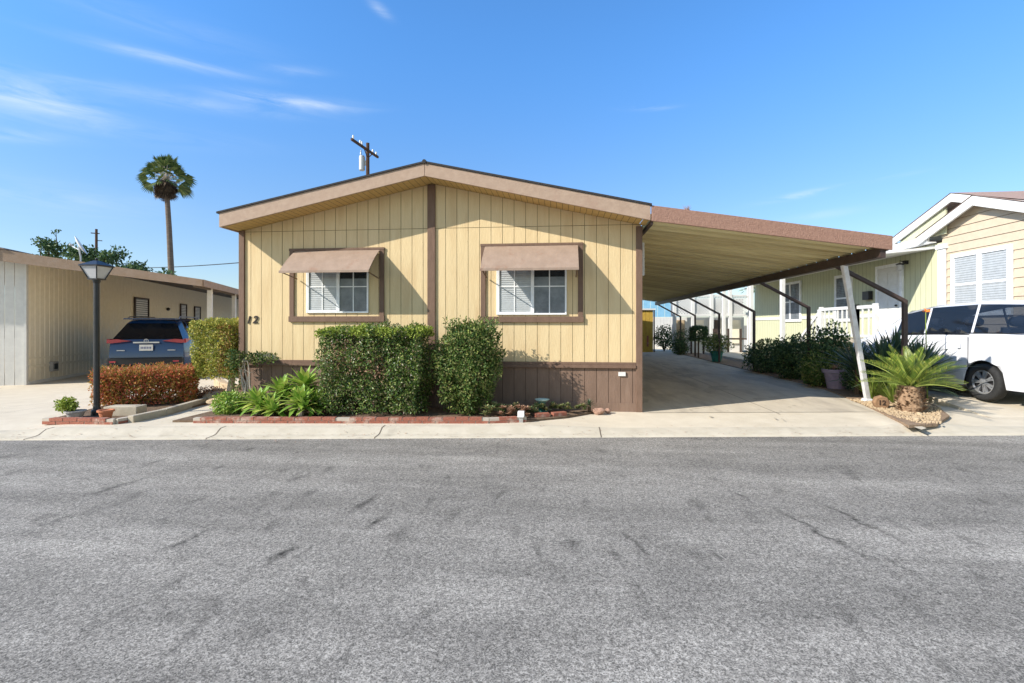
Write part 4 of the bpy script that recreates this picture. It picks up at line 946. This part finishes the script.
for (xx, yy) in ((1.25, .42), (1.25, -.42), (2.15, .45), (2.15, -.45), (2.95, .42), (2.95, -.42)):
    b = MB(); b.box(xx-.25, xx+.25, yy-.24, yy+.24, .45, .75); b.beam((xx-.22, yy, .7), (xx-.32, yy, 1.32), .46, .12, up=(1, 0, 0)); b.sphere((xx-.34, yy, 1.44), .13, sc=(1, 1, .8)); part('seat', b, 'seat_fabric', van, smooth=False)

# ------------------------------------------------------------------ right neighbour home
rn = thing('mobile_home', 'green and beige neighbouring home with white gables at the right edge', 'house', (0, 0, 0))
GX = 9.7
b = MB(); y = 13.83
while y < 26.4:
    b.add([(GX, y, .4), (GX, min(26.4, y+.2), .4), (GX, min(26.4, y+.2), 3.6), (GX, y, 3.6)], [(0, 1, 2, 3)], 0)
    b.box(GX-.002, GX+.01, y+.2-.008, y+.2, .4, 1.7, 1); b.box(GX-.002, GX+.01, y+.2-.008, y+.2, 1.86, 3.6, 1); y += .203
b.build('green_wall', ['green_siding', 'green_groove'], rn)
b = MB(); b.add([(GX, 26.4, .0), (16, 26.4, 0), (16, 26.4, 3.6), (GX, 26.4, 3.6)], [(0, 1, 2, 3)]); b.add([(GX, 9.6, .0), (16, 9.6, 0), (16, 9.6, 3.6), (GX, 9.6, 3.6)], [(0, 1, 2, 3)])
b.box(GX+.02, GX+.06, 13.83, 26.4, 0, .4); b.build('end_wall', 'green_siding', rn)
b = MB(); z = .3
while z < 4.38:
    zt = min(z+.2, 4.39)
    # lap siding, clipped to the gable
    def yr(z_): return (13.83, 9.6) if z_ < 3.6 else (min(13.83, 12.57+(4.40-z_)/.36), max(9.6, 12.57-(4.40-z_)/.36))
    a0, a1 = yr(z); c0, c1 = yr(zt-.008)
    b.add([(GX-.03, a0, z), (GX-.03, a1, z), (GX-.012, c1, zt-.008), (GX-.012, c0, zt-.008)], [(0, 1, 2, 3)], 0)
    b.add([(GX-.03, a0, z), (GX-.03, a1, z), (GX+.0, a1, z-.008), (GX+.0, a0, z-.008)], [(0, 1, 2, 3)], 1); z += .2
b.box(GX-.008, GX+.0, 9.6, 13.83, .3, 3.6, 1)
b.build('beige_wall', ['beige_siding', 'beige_groove'], rn)
b = MB(); b.box(GX-.07, GX-.031, 13.66, 13.83, 0, 3.50); b.box(GX-.07, GX+.02, 13.831, 13.93, 0, 3.50); b.box(GX-.1, GX+.02, 13.63, 13.96, 3.42, 3.54); b.build('corner_board', 'white_paint', rn, bevel=.006)
b = MB(); b.box(GX-.03, GX-.004, 14.1, 26.4, 1.72, 1.84); b.box(GX-.03, GX-.004, 14.12, 26.4, 3.48, 3.56); b.build('trim_band', 'white_paint', rn)
def rwin(y0, y1, z0, z1, cols, x=GX, blind='blind_white', m='window_glass'):
    w = MB(); t = .10; xx = x-.06
    w.box(xx, x, y0-t, y0, z0-t, z1+t); w.box(xx, x, y1, y1+t, z0-t, z1+t); w.box(xx, x, y0, y1, z0-t, z0); w.box(xx, x, y0, y1, z1, z1+t)
    for k in range(1, cols): yy = y0+(y1-y0)*k/cols; w.box(xx, x, yy-.06, yy+.06, z0, z1)
    zm = (z0+z1)/2; ys = [y0+(y1-y0)*k/cols for k in range(cols+1)]
    for k in range(cols):
        w.box(xx+.01, x-.02, ys[k]+(.06 if k else 0), ys[k+1]-(.06 if k < cols-1 else 0), zm-.03, zm+.03)
    f = w.build('window', 'vinyl_white', rn, bevel=.005)
    w = MB(); w.add([(x-.038, y0, z0), (x-.038, y1, z0), (x-.038, y1, z1), (x-.038, y0, z1)], [(0, 1, 2, 3)]); w.build('pane', m, f)
    w = MB(); n = 24; w.box(x-.033, x-.0325, y0, y1, z0, z1, 1)
    for k in range(n): zz = z0+(z1-z0)*k/n; w.add([(x-.036, y0, zz), (x-.036, y1, zz), (x-.0335, y1, zz+(z1-z0)/n*.9), (x-.0335, y0, zz+(z1-z0)/n*.9)], [(0, 1, 2, 3)], 0)
    w.build('blinds', [blind, 'dark_room'], f)
rwin(11.88, 13.36, 1.80, 3.13, 2, GX-.03); rwin(17.9, 18.75, 1.7, 3.12, 1, blind='curtain_grey'); rwin(21.5, 23.2, 1.72, 3.2, 2, blind='curtain_grey')
b = MB(); b.box(GX-.045, GX-.003, 15.4, 16.4, 1.12, 3.18)
for (ya, yb) in ((15.5, 15.86), (15.94, 16.3)):
    for (za, zb_) in ((1.25, 1.75), (1.85, 2.55), (2.65, 3.05)): b.box(GX-.055, GX-.046, ya, yb, za, zb_)
dr = b.build('door', 'white_paint', rn, bevel=.006)
b = MB(); b.sphere((GX-.09, 15.5, 2.05), .035); b.box(GX-.07, GX-.055, 15.87, 15.93, 2.42, 2.52); b.build('handle', 'black_metal', dr)
b = MB(); b.box(GX-.06, GX-.004, 15.29, 15.395, 1.1, 3.28); b.box(GX-.06, GX-.004, 16.405, 16.51, 1.1, 3.28); b.box(GX-.06, GX-.004, 15.395, 16.405, 3.185, 3.28); b.build('door_frame', 'vinyl_white', rn)
b = MB(); b.box(GX-.10, GX-.004, 15.10, 15.20, 3.2, 3.3); b.tube([(GX-.1, 15.15, 3.27), (GX-.2, 15.15, 3.30), (GX-.2, 15.15, 3.22)], .012, 6); b.lathe([(.09, 0), (.10, .02), (.02, .06), (.001, .07)], (GX-.2, 15.15, 3.18), 10); wl = b.build('wall_lamp', 'black_metal', rn)
b = MB(); b.lathe([(.04, -.16), (.075, -.12), (.075, 0)], (GX-.2, 15.15, 3.18), 10); b.build('lamp_shade', 'lamp_glass', wl)
b = MB(); b.box(GX-.14, GX-.004, 16.72, 17.05, 2.28, 2.55); b.build('mailbox', 'black_metal', rn, bevel=.01)
# gables and roof
b = MB(); b.box(9.52, GX-.035, 14.0, 26.6, 3.615, 3.645); b.box(9.522, 9.56, 15.67, 26.6, 3.62, 3.80); b.build('eave', 'white_paint', rn)
def gable(xf, yc, zc, half, slope, th, m_in, xb, nm):
    z1 = zc-half*slope; b = MB()
    b.prism([(yc+half, z1), (yc, zc), (yc, zc-th), (yc+half, z1-th*.95)], xf, xf+.05, 'yz'); b.prism([(yc-half, z1), (yc, zc), (yc, zc-th), (yc-half, z1-th*.95)], xf, xf+.05, 'yz')
    g = b.build(nm, 'white_paint', rn, bevel=.006)
    b = MB(); b.add([(xf+.051, yc+half, z1-.01), (xf+.051, yc, zc-.01), (xb, yc, zc-.01), (xb, yc+half, z1-.01)], [(0, 1, 2, 3)]); b.add([(xf+.051, yc-half, z1-.01), (xf+.051, yc, zc-.01), (xb, yc, zc-.01), (xb, yc-half, z1-.01)], [(0, 1, 2, 3)])
    b.add([(xf-.01, yc+half+.03, z1+.015), (xf-.01, yc, zc+.02), (xb, yc, zc+.02), (xb, yc+half+.03, z1+.015)], [(0, 1, 2, 3)], 1); b.add([(xf-.01, yc-half-.03, z1+.015), (xf-.01, yc, zc+.02), (xb, yc, zc+.02), (xb, yc-half-.03, z1+.015)], [(0, 1, 2, 3)], 1)
    b.build('gable_roof', ['white_paint', 'pink_shingle'], g)
gable(9.52, 13.32, 4.72, 2.33, .335, .20, 0, 13, 'gable_fascia')
b = MB(); b.prism([(15.5, 3.78), (13.6, 4.46), (13.6, 3.78)], 9.60, 9.64, 'yz'); b.build('gable_wall', 'green_siding', rn)
b = MB(); b.box(9.518, 9.566, 14.1, 15.66, 3.62, 3.80); b.build('gable_rail', 'white_paint', rn)
gable(9.44, 12.57, 4.47, 1.86, .36, .22, 0, 13, 'gable_fascia')
b = MB()
b.add([(9.5, 15.5, 3.82), (9.5, 26.7, 3.82), (12.6, 26.7, 4.5), (12.6, 15.5, 4.5)], [(0, 1, 2, 3)]); b.add([(12.6, 9.3, 4.5), (12.6, 26.7, 4.5), (16.4, 26.7, 3.75), (16.4, 9.3, 3.75)], [(0, 1, 2, 3)]); b.add([(9.5, 9.3, 3.80), (9.5, 10.8, 3.80), (12.6, 10.8, 4.49), (12.6, 9.3, 4.49)], [(0, 1, 2, 3)])
b.build('roof', 'pink_shingle', rn)
# porch roof, posts, deck and railings
b = MB(); b.add([(7.85, 14.05, 3.30), (GX-.03, 14.05, 3.47), (GX-.03, 26.3, 3.47), (7.85, 26.3, 3.30), (7.85, 14.05, 3.36), (GX-.03, 14.05, 3.53), (GX-.03, 26.3, 3.53), (7.85, 26.3, 3.36)],
    [(0, 3, 2, 1), (4, 5, 6, 7), (0, 1, 5, 4), (1, 2, 6, 5), (2, 3, 7, 6), (3, 0, 4, 7)]); pr = b.build('porch_roof', 'white_paint', rn)
for yy in (19.0, 22.0, 25.6):
    b = MB(); b.box(7.88, 8.02, yy-.07, yy+.07, 0, 3.30); b.build('porch_post', 'white_paint', rn, bevel=.008)
b = MB(); b.box(8.3, GX-.03, 14.2, 17.0, .98, 1.08)
for k in range(5): b.box(8.35, GX-.05, 17.0+k*.25, 17.25+k*.25, .9-.19*(k+1)+.03, .9-.19*k+.03); b.box(8.35, GX-.05, 14.2-(k+1)*.25, 14.2-k*.25, .9-.19*(k+1)+.03, .9-.19*k+.03)
b.build('deck', 'old_concrete', rn)
def rail(p, q, hgt=.9, step=.24):
    b = MB(); p = Vector(p); q = Vector(q); up = Vector((0, 0, 1)); D = (q-p).length; b.beam(p+up*hgt, q+up*hgt, .06, .09); b.beam(p+up*.1, q+up*.1, .05, .07)
    n = int(D/step)
    for i in range(n+1): c = p.lerp(q, i/n); b.beam(c+up*.1, c+up*hgt, .035, .035, up=(0, 1, 0))
    for c in (p, q): b.beam(c-up*.05, c+up*(hgt+.08), .1, .1, up=(0, 1, 0))
    return b
rail((8.3, 15.05, 1.08), (8.3, 14.2, 1.08)).build('railing', 'white_paint', rn); rail((8.3, 17.0, 1.08), (8.3, 15.05, 1.08)).build('railing', 'white_paint', rn)
rail((8.28, 18.3, .15), (8.28, 17.05, 1.0)).build('railing', 'white_paint', rn); rail((8.28, 14.15, 1.0), (8.28, 12.95, .15)).build('railing', 'white_paint', rn)
b = MB(); b.prism([(14.1, .1), (14.1, 1.05), (12.95, .25), (12.95, .1)], 8.45, 8.48, 'yz'); b.build('stair_skirt', 'white_paint', rn)

# ------------------------------------------------------------------ white lattice patio beyond the carport
lp = thing('lattice_patio', 'white wooden patio screen with lattice panels at the far end beyond the carport', 'patio screen', (0, 27.3, 0))
b = MB()
for x in (5.95, 6.9, 7.85, 8.8, 9.75): b.box(x-.08, x+.08, -.08, .08, 0, 3.65)
b.box(5.8, 9.9, -.06, .06, 3.55, 3.72); b.box(5.8, 9.9, -.05, .05, 2.97, 3.07); b.box(5.8, 9.9, -.05, .05, 1.95, 2.07)
b.build('frame', 'white_paint', lp)
b = MB(); z0, z1 = 2.07, 2.97
for k in range(-7, 29):
    x = 5.95+k*.14
    for s in (1, -1):
        a = (x, z0) if s > 0 else (x+.9, z0); e = (x+.9, z1) if s > 0 else (x, z1)
        def clip(p, q):
            (x0, q0), (x1, q1) = p, q
            pts = [p, q]; out = []
            for (xx, zz), (ox, oz) in ((p, q), (q, p)):
                if xx < 5.95: t = (5.95-xx)/(ox-xx) if ox != xx else 2; xx, zz = 5.95, zz+(oz-zz)*t
                if xx > 9.75: t = (9.75-xx)/(ox-xx) if ox != xx else 2; xx, zz = 9.75, zz+(oz-zz)*t
                out.append((xx, zz))
            return out
        if max(a[0], e[0]) <= 5.95 or min(a[0], e[0]) >= 9.75: continue
        p, q = clip(a, e); b.beam((p[0], s*.012, p[1]), (q[0], s*.012, q[1]), .012, .045, up=(0, 1, 0) if 0 else (0, 0, 1))
b.build('lattice', 'white_paint', lp)
b = MB(); b.box(5.95, 9.7, .6, .64, 0, 1.9); b.build('back_panel', 'pale_siding', lp); b = MB(); b.box(5.95, 9.75, .9, .94, 1.95, 2.9); b.build('grey_backing', 'curtain_grey', lp)  # darker grey backing set behind the lattice to make it stand out
for (x0, x1, m_) in ((6.1, 6.6, 'stone_pale'), (7.15, 7.6, 'tan_siding'), (8.15, 8.35, 'dark_brown_metal'), (8.4, 8.7, 'tan_siding'), (9.0, 9.5, 'tan_siding')):
    b = MB(); b.box(x0, x1, .5, .58, .5, 1.75); b.build('panel', m_, lp)
fence_b = MB()
for x in (6.5, 7.1, 7.6, 8.3, 8.9): fence_b.box(x-.04, x+.04, 26.0, 26.08, 0, 1.3)
fence_b.box(6.3, 9.2, 26.03, 26.06, .75, .83); tag(fence_b.build('low_fence', 'dark_brown_metal'), 'low dark metal post fence in front of the white lattice patio', 'fence')
t_ = thing('shed', 'ochre yellow storage shed at the far end of the carport', 'shed', (3.7, 28.6, 0))
b = MB()
for k in range(13): b.box(-1.35+k*.2, -1.35+k*.2+.19, -.7, .7, 0, 2.30)
b.build('wall', 'ochre_siding', t_); b = MB(); b.box(-1.45, 1.36, -.8, .8, 2.30, 2.38); b.build('roof', 'white_paint', t_); b = MB(); b.box(1.26, 1.33, -.74, -.7, 0, 2.3); b.build('corner_trim', 'dark_brown_metal', t_)
b = MB(); b.box(.9, 1.0, -.72, -.705, .3, .9); b.build('vent', 'brick_red', t_)
t_ = thing('panel_fence', 'tall fence of bright blue panels over white boards at the far end', 'fence', (7.0, 33.0, 0))
b = MB()
for k in range(6): b.box(-2.2+k*.45, -2.2+k*.45+.42, 0, .05, 2.0, 3.3)
b.build('blue_panels', 'blue_panel', t_)
b = MB()
for k in range(16): b.box(-2.8+k*.21, -2.8+k*.21+.2, -.05, 0, 0, 1.97)
b.build('white_boards', 'pale_siding', t_)

# ------------------------------------------------------------------ plants beside the driveway
def bush(name, label, loc, r, n, l, w, m, cat='shrub', h0=.0, gap=.35, group=None):
    t = thing(name, label, cat, loc, 0, group)
    b = MB(); blob(b, (0, 0, h0+r[2]*.9), r, n, l, w, gap, .6, loc[1]); b.build('foliage', m, t, normals=False)
    b = MB(); twigs(b, (0, 0, -.03), [(random.uniform(-.6, .6)*r[0], random.uniform(-.6, .6)*r[1], h0+random.uniform(.6, 1.5)*r[2]) for i in range(14)], .014+.01*r[2]); b.build('branches', 'bark', t); return t
bush('shrub', 'wide low dark green mound shrub between the third and second brown carport posts', (6.45, 16.2, .03), (.80, .9, .50), 5200, .09, .04, 'dark_leaf')
bush('shrub', 'dark green bushy shrub right of the low mound, behind the driveway edge', (6.35, 14.4, .03), (.55, .7, .62), 4200, .08, .045, 'dark_leaf')
bush('shrub', 'tall open leafy shrub under the window of the green house by a brown post', (6.45, 12.9, .03), (.55, .5, .75), 3200, .09, .05, 'dark_leaf', gap=.2)
bush('shrub', 'medium green shrub at the foot of the tall open shrub, left of the lilac pot', (6.15, 12.6, .03), (.42, .5, .42), 3200, .08, .035, 'shrub_leaf')
bush('shrub', 'small dark green shrub right of the lilac pot', (6.5, 11.6, .03), (.35, .4, .35), 1700, .08, .035, 'dark_leaf')
def potted(label, loc, r, h, m, pr_, n, lm, stem=None):
    t = thing('potted_plant', label, 'potted plant', loc); pot(t, r, h, m)
    b = MB(); blob(b, (0, 0, h+pr_[2]*.8+(stem or 0)), pr_, n, .07, .04, .4, .6, loc[1]); b.build('foliage', lm, t, normals=False)
    b = MB(); twigs(b, (0, 0, h*.8), [(random.uniform(-.5, .5)*pr_[0], random.uniform(-.5, .5)*pr_[1], h+(stem or 0)+random.uniform(.3, 1.2)*pr_[2]) for i in range(8)], .015); b.build('branches', 'bark', t); return t
pot_t = thing('flower_pot', 'large lilac flower pot on the bed between the shrubs and the spiky plants', 'flower pot', (6.25, 12.15, .03)); pot(pot_t, .26, .44, 'lilac_pot', rim=.03)
b = MB(); rosette(b, (0, 0, .40), 26, .3, .03, .5, .2, 1.3); b.build('leaves', 'dry_leaf', pot_t, normals=False)
potted('glazed teal pot with a reddish green shrub beside the driveway', (6.12, 20.6, .03), .25, .42, 'teal_pot', (.55, .55, .36), 1900, 'shrub_leaf')
potted('dusty rose pot with a dark shrub near the far end of the driveway', (6.15, 26.6, .03), .28, .5, 'rose_pot', (.5, .5, .4), 900, 'dark_leaf')
t_ = thing('topiary', 'small dark square topiary on a thin trunk far up the driveway', 'topiary', (6.05, 23.0, .03))
b = MB(); boxhedge(b, (0, 0, .75), .33, .33, .62, 2600, .07, .045, .15, .04, .1, 0, 6); b.build('foliage', 'dark_leaf', t_, normals=False); b = MB(); b.tube([(0, 0, -.03), (0, 0, .9)], .035, 8); b.build('trunk', 'bark', t_)
bush('shrub', 'dark round shrub left of the small square topiary', (5.8, 25.4, .03), (.45, .4, .4), 1300, .08, .05, 'dark_leaf')
bush('shrub', 'leafy dark bush by the far end of the ochre shed', (5.75, 29.0, .03), (.6, .5, .62), 1500, .10, .06, 'dark_leaf', h0=.2)
bush('shrub', 'low dark bush right in front of the blue and white far fence', (6.9, 30.5, .03), (.8, .5, .5), 1300, .10, .06, 'dark_leaf')
# dark strap leaved plants
k = 0
for (x, y, s_, m_, lab) in [(6.30, 10.55, 1.3, 'strap_leaf', 'dark sword leaved plant just left of the leaning white post'), (6.75, 10.9, 1.45, 'strap_leaf', 'tallest dark sword leaved plant behind the leaning white post'),
        (6.65, 10.1, 1.25, 'strap_leaf', 'dark sword leaved plant against the front brown carport post'), (6.15, 11.15, 1.2, 'strap_leaf', 'dark sword leaved plant nearest the lilac flower pot'), (6.95, 10.45, 1.15, 'strap_leaf', 'dark sword leaved plant nearest the white minivan')]:
    t_ = thing('sword_plant', lab, 'plant', (x, y, .03), 0, 'dark sword leaved plants by the leaning post')
    b = MB(); rosette(b, (0, 0, .42*s_), 56, .80*s_, .06, .3, .25, 1.5, .3); rosette(b, (.1, .05, .2*s_), 26, .7*s_, .055, .6, .1, 1.3, .3); b.build('leaves', m_, t_, normals=False, smooth=True)
    b = MB(); b.tube([(0, 0, -.03), (.02, 0, .25*s_), (0, 0, .5*s_)], [.06, .05, .04], 8); b.build('stem', 'bark', t_)
for (x, y, s_, lab) in [(6.0, 10.35, 1.0, 'lime green grassy clump just left of the leaning post base'), (6.12, 9.95, .95, 'lime green grassy clump just right of the leaning post base')]:
    b = MB(); rosette(b, (0, 0, .0), 60, .75*s_, .028, .45, .7, 1.5); o = b.build('grass_clump', 'lime_strap', normals=False, smooth=True); o.location = (x, y, .03); tag(o, lab, 'grass clump', 'lime green clumps at the leaning post')
t_ = thing('orange_flower', 'single orange flower on a stalk between the brown post and the minivan', 'flower', (6.95, 10.3, .03))
b = MB(); b.tube([(0, 0, 0), (-.02, 0, .9), (-.03, 0, 1.70)], [.014, .01, .008], 6); b.build('stalk', 'lime_strap', t_)
b = MB()
for j in range(9): leaf(b, Vector((-.03, 0, 1.70)), Vector((random.uniform(-1, 1), random.uniform(-.6, .6), random.uniform(.1, 1))), rndv(), .09, .035)
b.build('petals', 'orange_petal', t_)
# cycad
t_ = thing('sago_palm', 'short sago palm with arching yellow green fronds at the driveway corner', 'sago palm', (5.84, 9.05, .03))
b = MB(); b.lathe([(.16, -.03), (.19, .08), (.165, .2), (.135, .32), (.12, .42), (.001, .45)], n=18)
for i in range(190):
    z = random.uniform(.0, .42); a = random.uniform(0, 6.28); r = .17 if z < .2 else .17-(z-.2)*.25; p = Vector((math.cos(a)*r, math.sin(a)*r, z)); d = Vector((math.cos(a), math.sin(a), .7)).normalized(); leaf(b, p, d, Vector((0, 0, 1)), .085, .05)
b.build('trunk', 'cycad_bark', t_)
b = MB(); rb = MB(); NF = 34
for i in range(NF):
    a = i*2.399+random.uniform(-.15, .15); e = .30+1.1*(i/NF)**1.0; d = Vector((math.cos(a)*math.cos(e), math.sin(a)*math.cos(e), math.sin(e))); p = Vector((0, 0, .39))+d*.03
    L_ = random.uniform(.70, .92)*(1-.2*i/NF); n = 30; pts = [p.copy()]; s = d.cross(Vector((0, 0, 1))).normalized()
    for j in range(n):
        t = j/n; p = p+d*L_/n; d = (d-Vector((0, 0, .62/n))).normalized(); pts.append(p.copy()); nn = s.cross(d).normalized()
        if t > .1:
            ll = .17*math.sin(math.pi*min(1, .16+t*.8))**.7
            for sd in (1, -1):
                dd = (s*sd*.6+d*.6+nn*.6).normalized(); leaf(b, p, dd, nn, ll*.85, .014, .05)
    rb.tube(pts[::5], [.011, .01, .009, .008, .006, .004, .003][:len(pts[::5])], 5, cap=False)
b.build('fronds', 'cycad_leaf', t_, normals=False); rb.build('frond_ribs', 'lime_strap', t_)
# log slice with number and stones
t_ = thing('number_log', 'octagonal wooden log slice marked 12 at the foot of the leaning post', 'log slice', (5.56, 9.36, .125), R(-12))
b = MB(); b.lathe([(.001, -.05), (.11, -.05), (.125, -.03), (.125, .05), (.001, .05)], (0, 0, 0), 8, 0, 'y'); b.lathe([(.085, -.056), (.085, -.050)], (0, 0, 0), 16, 0, 'y'); b.build('log', 'log_wood', t_)
text('12', .12, (0, -.056, 0), (R(90), 0, 0), 'ink_brown', 'number', t_, ext=.004, bold=.003)
RL = ['pale stone at the foot of the leaning post', 'small pale stone right behind the log slice', 'large pale stone furthest behind the sago palm trunk', 'small stone in front of the sago palm', 'pale stone between the log slice and the sago palm', 'small stone at the bed corner by the kerb']
for k, (x, y, r_) in enumerate([(5.62, 9.75, .08), (5.72, 9.55, .06), (6.08, 9.7, .1), (5.72, 8.66, .05), (5.95, 9.5, .08), (5.35, 8.15, .05)]):
    rock((x, y, .05), (r_, r_*.8, r_*.6), k+11, 'stone_pale', RL[k], 'stones around the log slice', name='stone')
b = MB()
for i in range(2600):
    t = random.random(); x = random.uniform(5.25, 6.6); y = random.uniform(7.95, 10.4)
    if not (x > 5.15+(y-7.95)*.18 and x < 5.55+(y-7.95)*.7 and x < 6.7): continue
    r_ = random.uniform(.006, .019); b.sphere((x, y, .03+r_*.4), r_, 5, 3)
tag(b.build('gravel', 'stone_pale'), 'loose tan gravel around the sago palm', 'gravel', kind='stuff')

# ------------------------------------------------------------------ background: palm, poles, wires, trees
def fanpalm(name, label, loc, H, cr, tr, lean, nf=50, dead=True):
    t = thing(name, label, 'palm tree', loc); top = Vector((lean, 0, H))
    b = MB(); b.tube([(0, 0, -.2), (lean*.2, 0, H*.3), (lean*.6, 0, H*.7), top], [tr*1.2, tr, tr*.85, tr*.75], 12); b.build('trunk', 'palm_bark', t)
    def fan(b, c, d, R_, nb, spread, droop):
        s = d.cross(Vector((0, 0, 1)))
        if s.length < .05: s = Vector((1, 0, 0))
        s.normalize(); s = (Matrix.Rotation(random.uniform(-1, 1), 3, d) @ s); n = s.cross(d).normalized()
        for i in range(nb):
            a = (i/(nb-1)-.5)*spread; dd = (d*math.cos(a)+s*math.sin(a)).normalized(); tip = c+dd*R_*(1-.25*abs(a))+n*random.uniform(-.05, .05)*R_-Vector((0, 0, droop*R_*random.uniform(.6, 1.2)))
            m = c+dd*R_*.55; w = s*math.cos(a)-d*math.sin(a); ww = R_*.055
            b.add([c, m-w*ww, tip, m+w*ww], [(0, 1, 2, 3)])
    b = MB(); st = MB()
    for i in range(nf):
        a = i*2.399; e = -.65+2.1*(i/nf)**.95; d = Vector((math.cos(a)*math.cos(e), math.sin(a)*math.cos(e), math.sin(e))); c = top+d*cr*random.uniform(.28, .58)+Vector((0, 0, .2))
        st.tube([top+d*.1, c], [.035, .02], 4, cap=False); fan(b, c, d, cr*random.uniform(.36, .46), 14, 1.9, .12+.1*random.random())
    b.build('fronds', 'palm_leaf', t, normals=False); st.build('frond_stalks', 'pale_stem', t)
    if dead:
        b = MB()
        for i in range(120):
            a = i*2.399; z = -random.uniform(.0, 1.0)*cr*.5; r = cr*.36*random.uniform(.6, 1.05)*(1-.35*abs(z/(cr*.62)-(-.4))); c = top+Vector((math.cos(a)*r*.75, math.sin(a)*r*.75, z)); d = Vector((math.cos(a)*.35, math.sin(a)*.35, -1)).normalized(); fan(b, c, d, cr*.27, 8, 1.6, .05)
        b.build('dead_skirt', 'dead_frond', t, normals=False)
    return t
fanpalm('fan_palm', 'tall fan palm with a skirt of dead fronds rising behind the left neighbour', (-34.9, 41.9, 0), 14.6, 2.6, .26, -.75)
fanpalm('fan_palm', 'distant fan palm glimpsed above the white lattice patio', (21.5, 60, 0), 5.6, 1.6, .2, 0, 24, False)
t_ = thing('utility_pole', 'wooden utility pole with crossarm and transformer behind the yellow home roof', 'utility pole', (-11.6, 29.0, 0))
b = MB(); b.tube([(0, 0, 0), (0, 0, 12.4)], [.14, .10], 12); b.build('pole', 'pole_wood', t_)
b = MB(); b.beam((-.25, -1.75, 12.0), (.12, 1.35, 12.0), .11, .13); b.beam((0, -.7, 11.98), (0, 0, 11.5), .04, .05); b.beam((0, .7, 11.98), (0, 0, 11.5), .04, .05); ca = b.build('crossarm', 'pole_wood', t_)
for yy in (-1.6, -.8, -.6, .75, 1.2):
    b = MB(); b.lathe([(.02, 0), (.06, .04), (.03, .08), (.07, .12), (.03, .16), (.05, .2), (.001, .22)], (-.06+yy*.1, yy, 12.07), 10); b.build('insulator', 'vinyl_white', ca, smooth=True)
b = MB(); b.lathe([(.001, 0), (.15, .0), (.17, .05), (.17, .80), (.14, .88), (.001, .9)], (-.34, -.05, 10.75), 18); b.lathe([(.03, 0), (.05, .1), (.03, .2), (.04, .3), (.001, .34)], (-.38, -.12, 11.63), 8); b.beam((-.2, -.03, 11.2), (0, 0, 11.2), .06, .3); b.build('transformer', 'steel_grey', t_, smooth=False)
t_ = thing('utility_pole', 'thin distant utility pole between the treetops at left', 'utility pole', (-64.8, 63.8, 0))
b = MB(); b.tube([(0, 0, 0), (0, 0, 14.9)], [.2, .15], 8); b.build('pole', 'pole_wood', t_); b = MB(); b.beam((-.5, -.35, 14.3), (.3, .2, 14.3), .10, .12); b.beam((-.1, 0, 13.3), (.6, .3, 13.3), .08, .1); b.build('crossarm', 'pole_wood', t_)
def wire(a, c, sag, r, label, n=16):
    a = Vector(a); c = Vector(c); pts = []
    for i in range(n+1):
        t = i/n; p = a.lerp(c, t); p.z -= sag*4*t*(1-t); pts.append(p)
    b = MB(); b.tube(pts, r, 5); tag(b.build('power_line', 'black_plastic'), label, 'power line', 'power lines at left')
wire((-64.8, 63.8, 9.6), (-11.65, 29.0, 6.0), .5, .04, 'lowest thick power line strung behind the palm trunk to the roof pole')
def tree(label, loc, H, cr, n, l, blobs, m='dark_leaf'):
    t = thing('leafy_tree', label, 'tree', loc); b = MB(); tips = []
    for (x, y, z, r) in blobs: tips.append((x, y, z)); blob
    b.tube([(0, 0, -.2), (.05, 0, H*.3), (0, .05, H*.55)], [.25, .18, .13], 9); twigs(b, (0, 0, H*.45), tips, .09, .02, .1); b.build('trunk', 'bark', t)
    b = MB()
    for (x, y, z, r) in blobs: blob(b, (x, y, z), (r, r, r*.8), int(n*r*r), l, l*.6, .25, .9, x+z)
    b.build('crown', m, t, normals=False); return t
def rb_(n, w, z0, z1, r0, r1): return [(random.uniform(-w, w), random.uniform(-w, w), random.uniform(z0, z1), random.uniform(r0, r1)) for i in range(n)]
tree('sparse feathery dark tree behind the left neighbour roof, leftmost', (-38.7, 34.3, 0), 8.6, 2, 330, .26, rb_(9, .9, 6.2, 7.7, .35, .7)+[(.5, 0, 8.5, .25)])
tree('broad green tree behind the satellite dish and lantern', (-35.0, 34.7, 0), 7.8, 2, 300, .26, rb_(16, 1.3, 5.8, 7.2, .5, .85))
tree('low green tree between the satellite dish and the tall palm', (-32.6, 35.2, 0), 6.8, 2, 300, .26, rb_(12, 1.1, 4.9, 6.1, .5, .8))
tree('small green treetop just left of the tall palm trunk', (-30.9, 35.4, 0), 5.6, 1.5, 300, .26, rb_(8, .9, 4.0, 5.3, .35, .6))

b = MB(); rl = random.Random(11)
for i in range(420):
    x = rl.uniform(-7.9, 5.2); y = kerbY(x)+(rl.uniform(-.25, .5) if rl.random() < .5 else rl.uniform(.0, .22))
    o_ = y-kerbY(x); P_ = prof(x); z = -.1 if o_ < 0 else (0 if o_ > .42 else lerp_tab(P_, o_))
    if o_ > .42: z = -.048*drop(x)*max(0, 1-(o_-.42)/.9)
    leaf(b, Vector((x, y, z+.008)), Vector((rl.uniform(-1, 1), rl.uniform(-1, 1), .05)), Vector((0, 0, 1)), rl.uniform(.015, .045), rl.uniform(.006, .02), .05)
for i in range(160):
    leaf(b, Vector((rl.uniform(-5.4, .4), rl.uniform(7.5, 8.5), .037)), Vector((rl.uniform(-1, 1), rl.uniform(-1, 1), .05)), Vector((0, 0, 1)), rl.uniform(.02, .06), rl.uniform(.008, .02), .05)
tag(b.build('leaf_litter', 'dry_leaf', normals=False), 'dry leaf litter scattered along the gutter and in the front bed', 'leaf litter', kind='stuff')
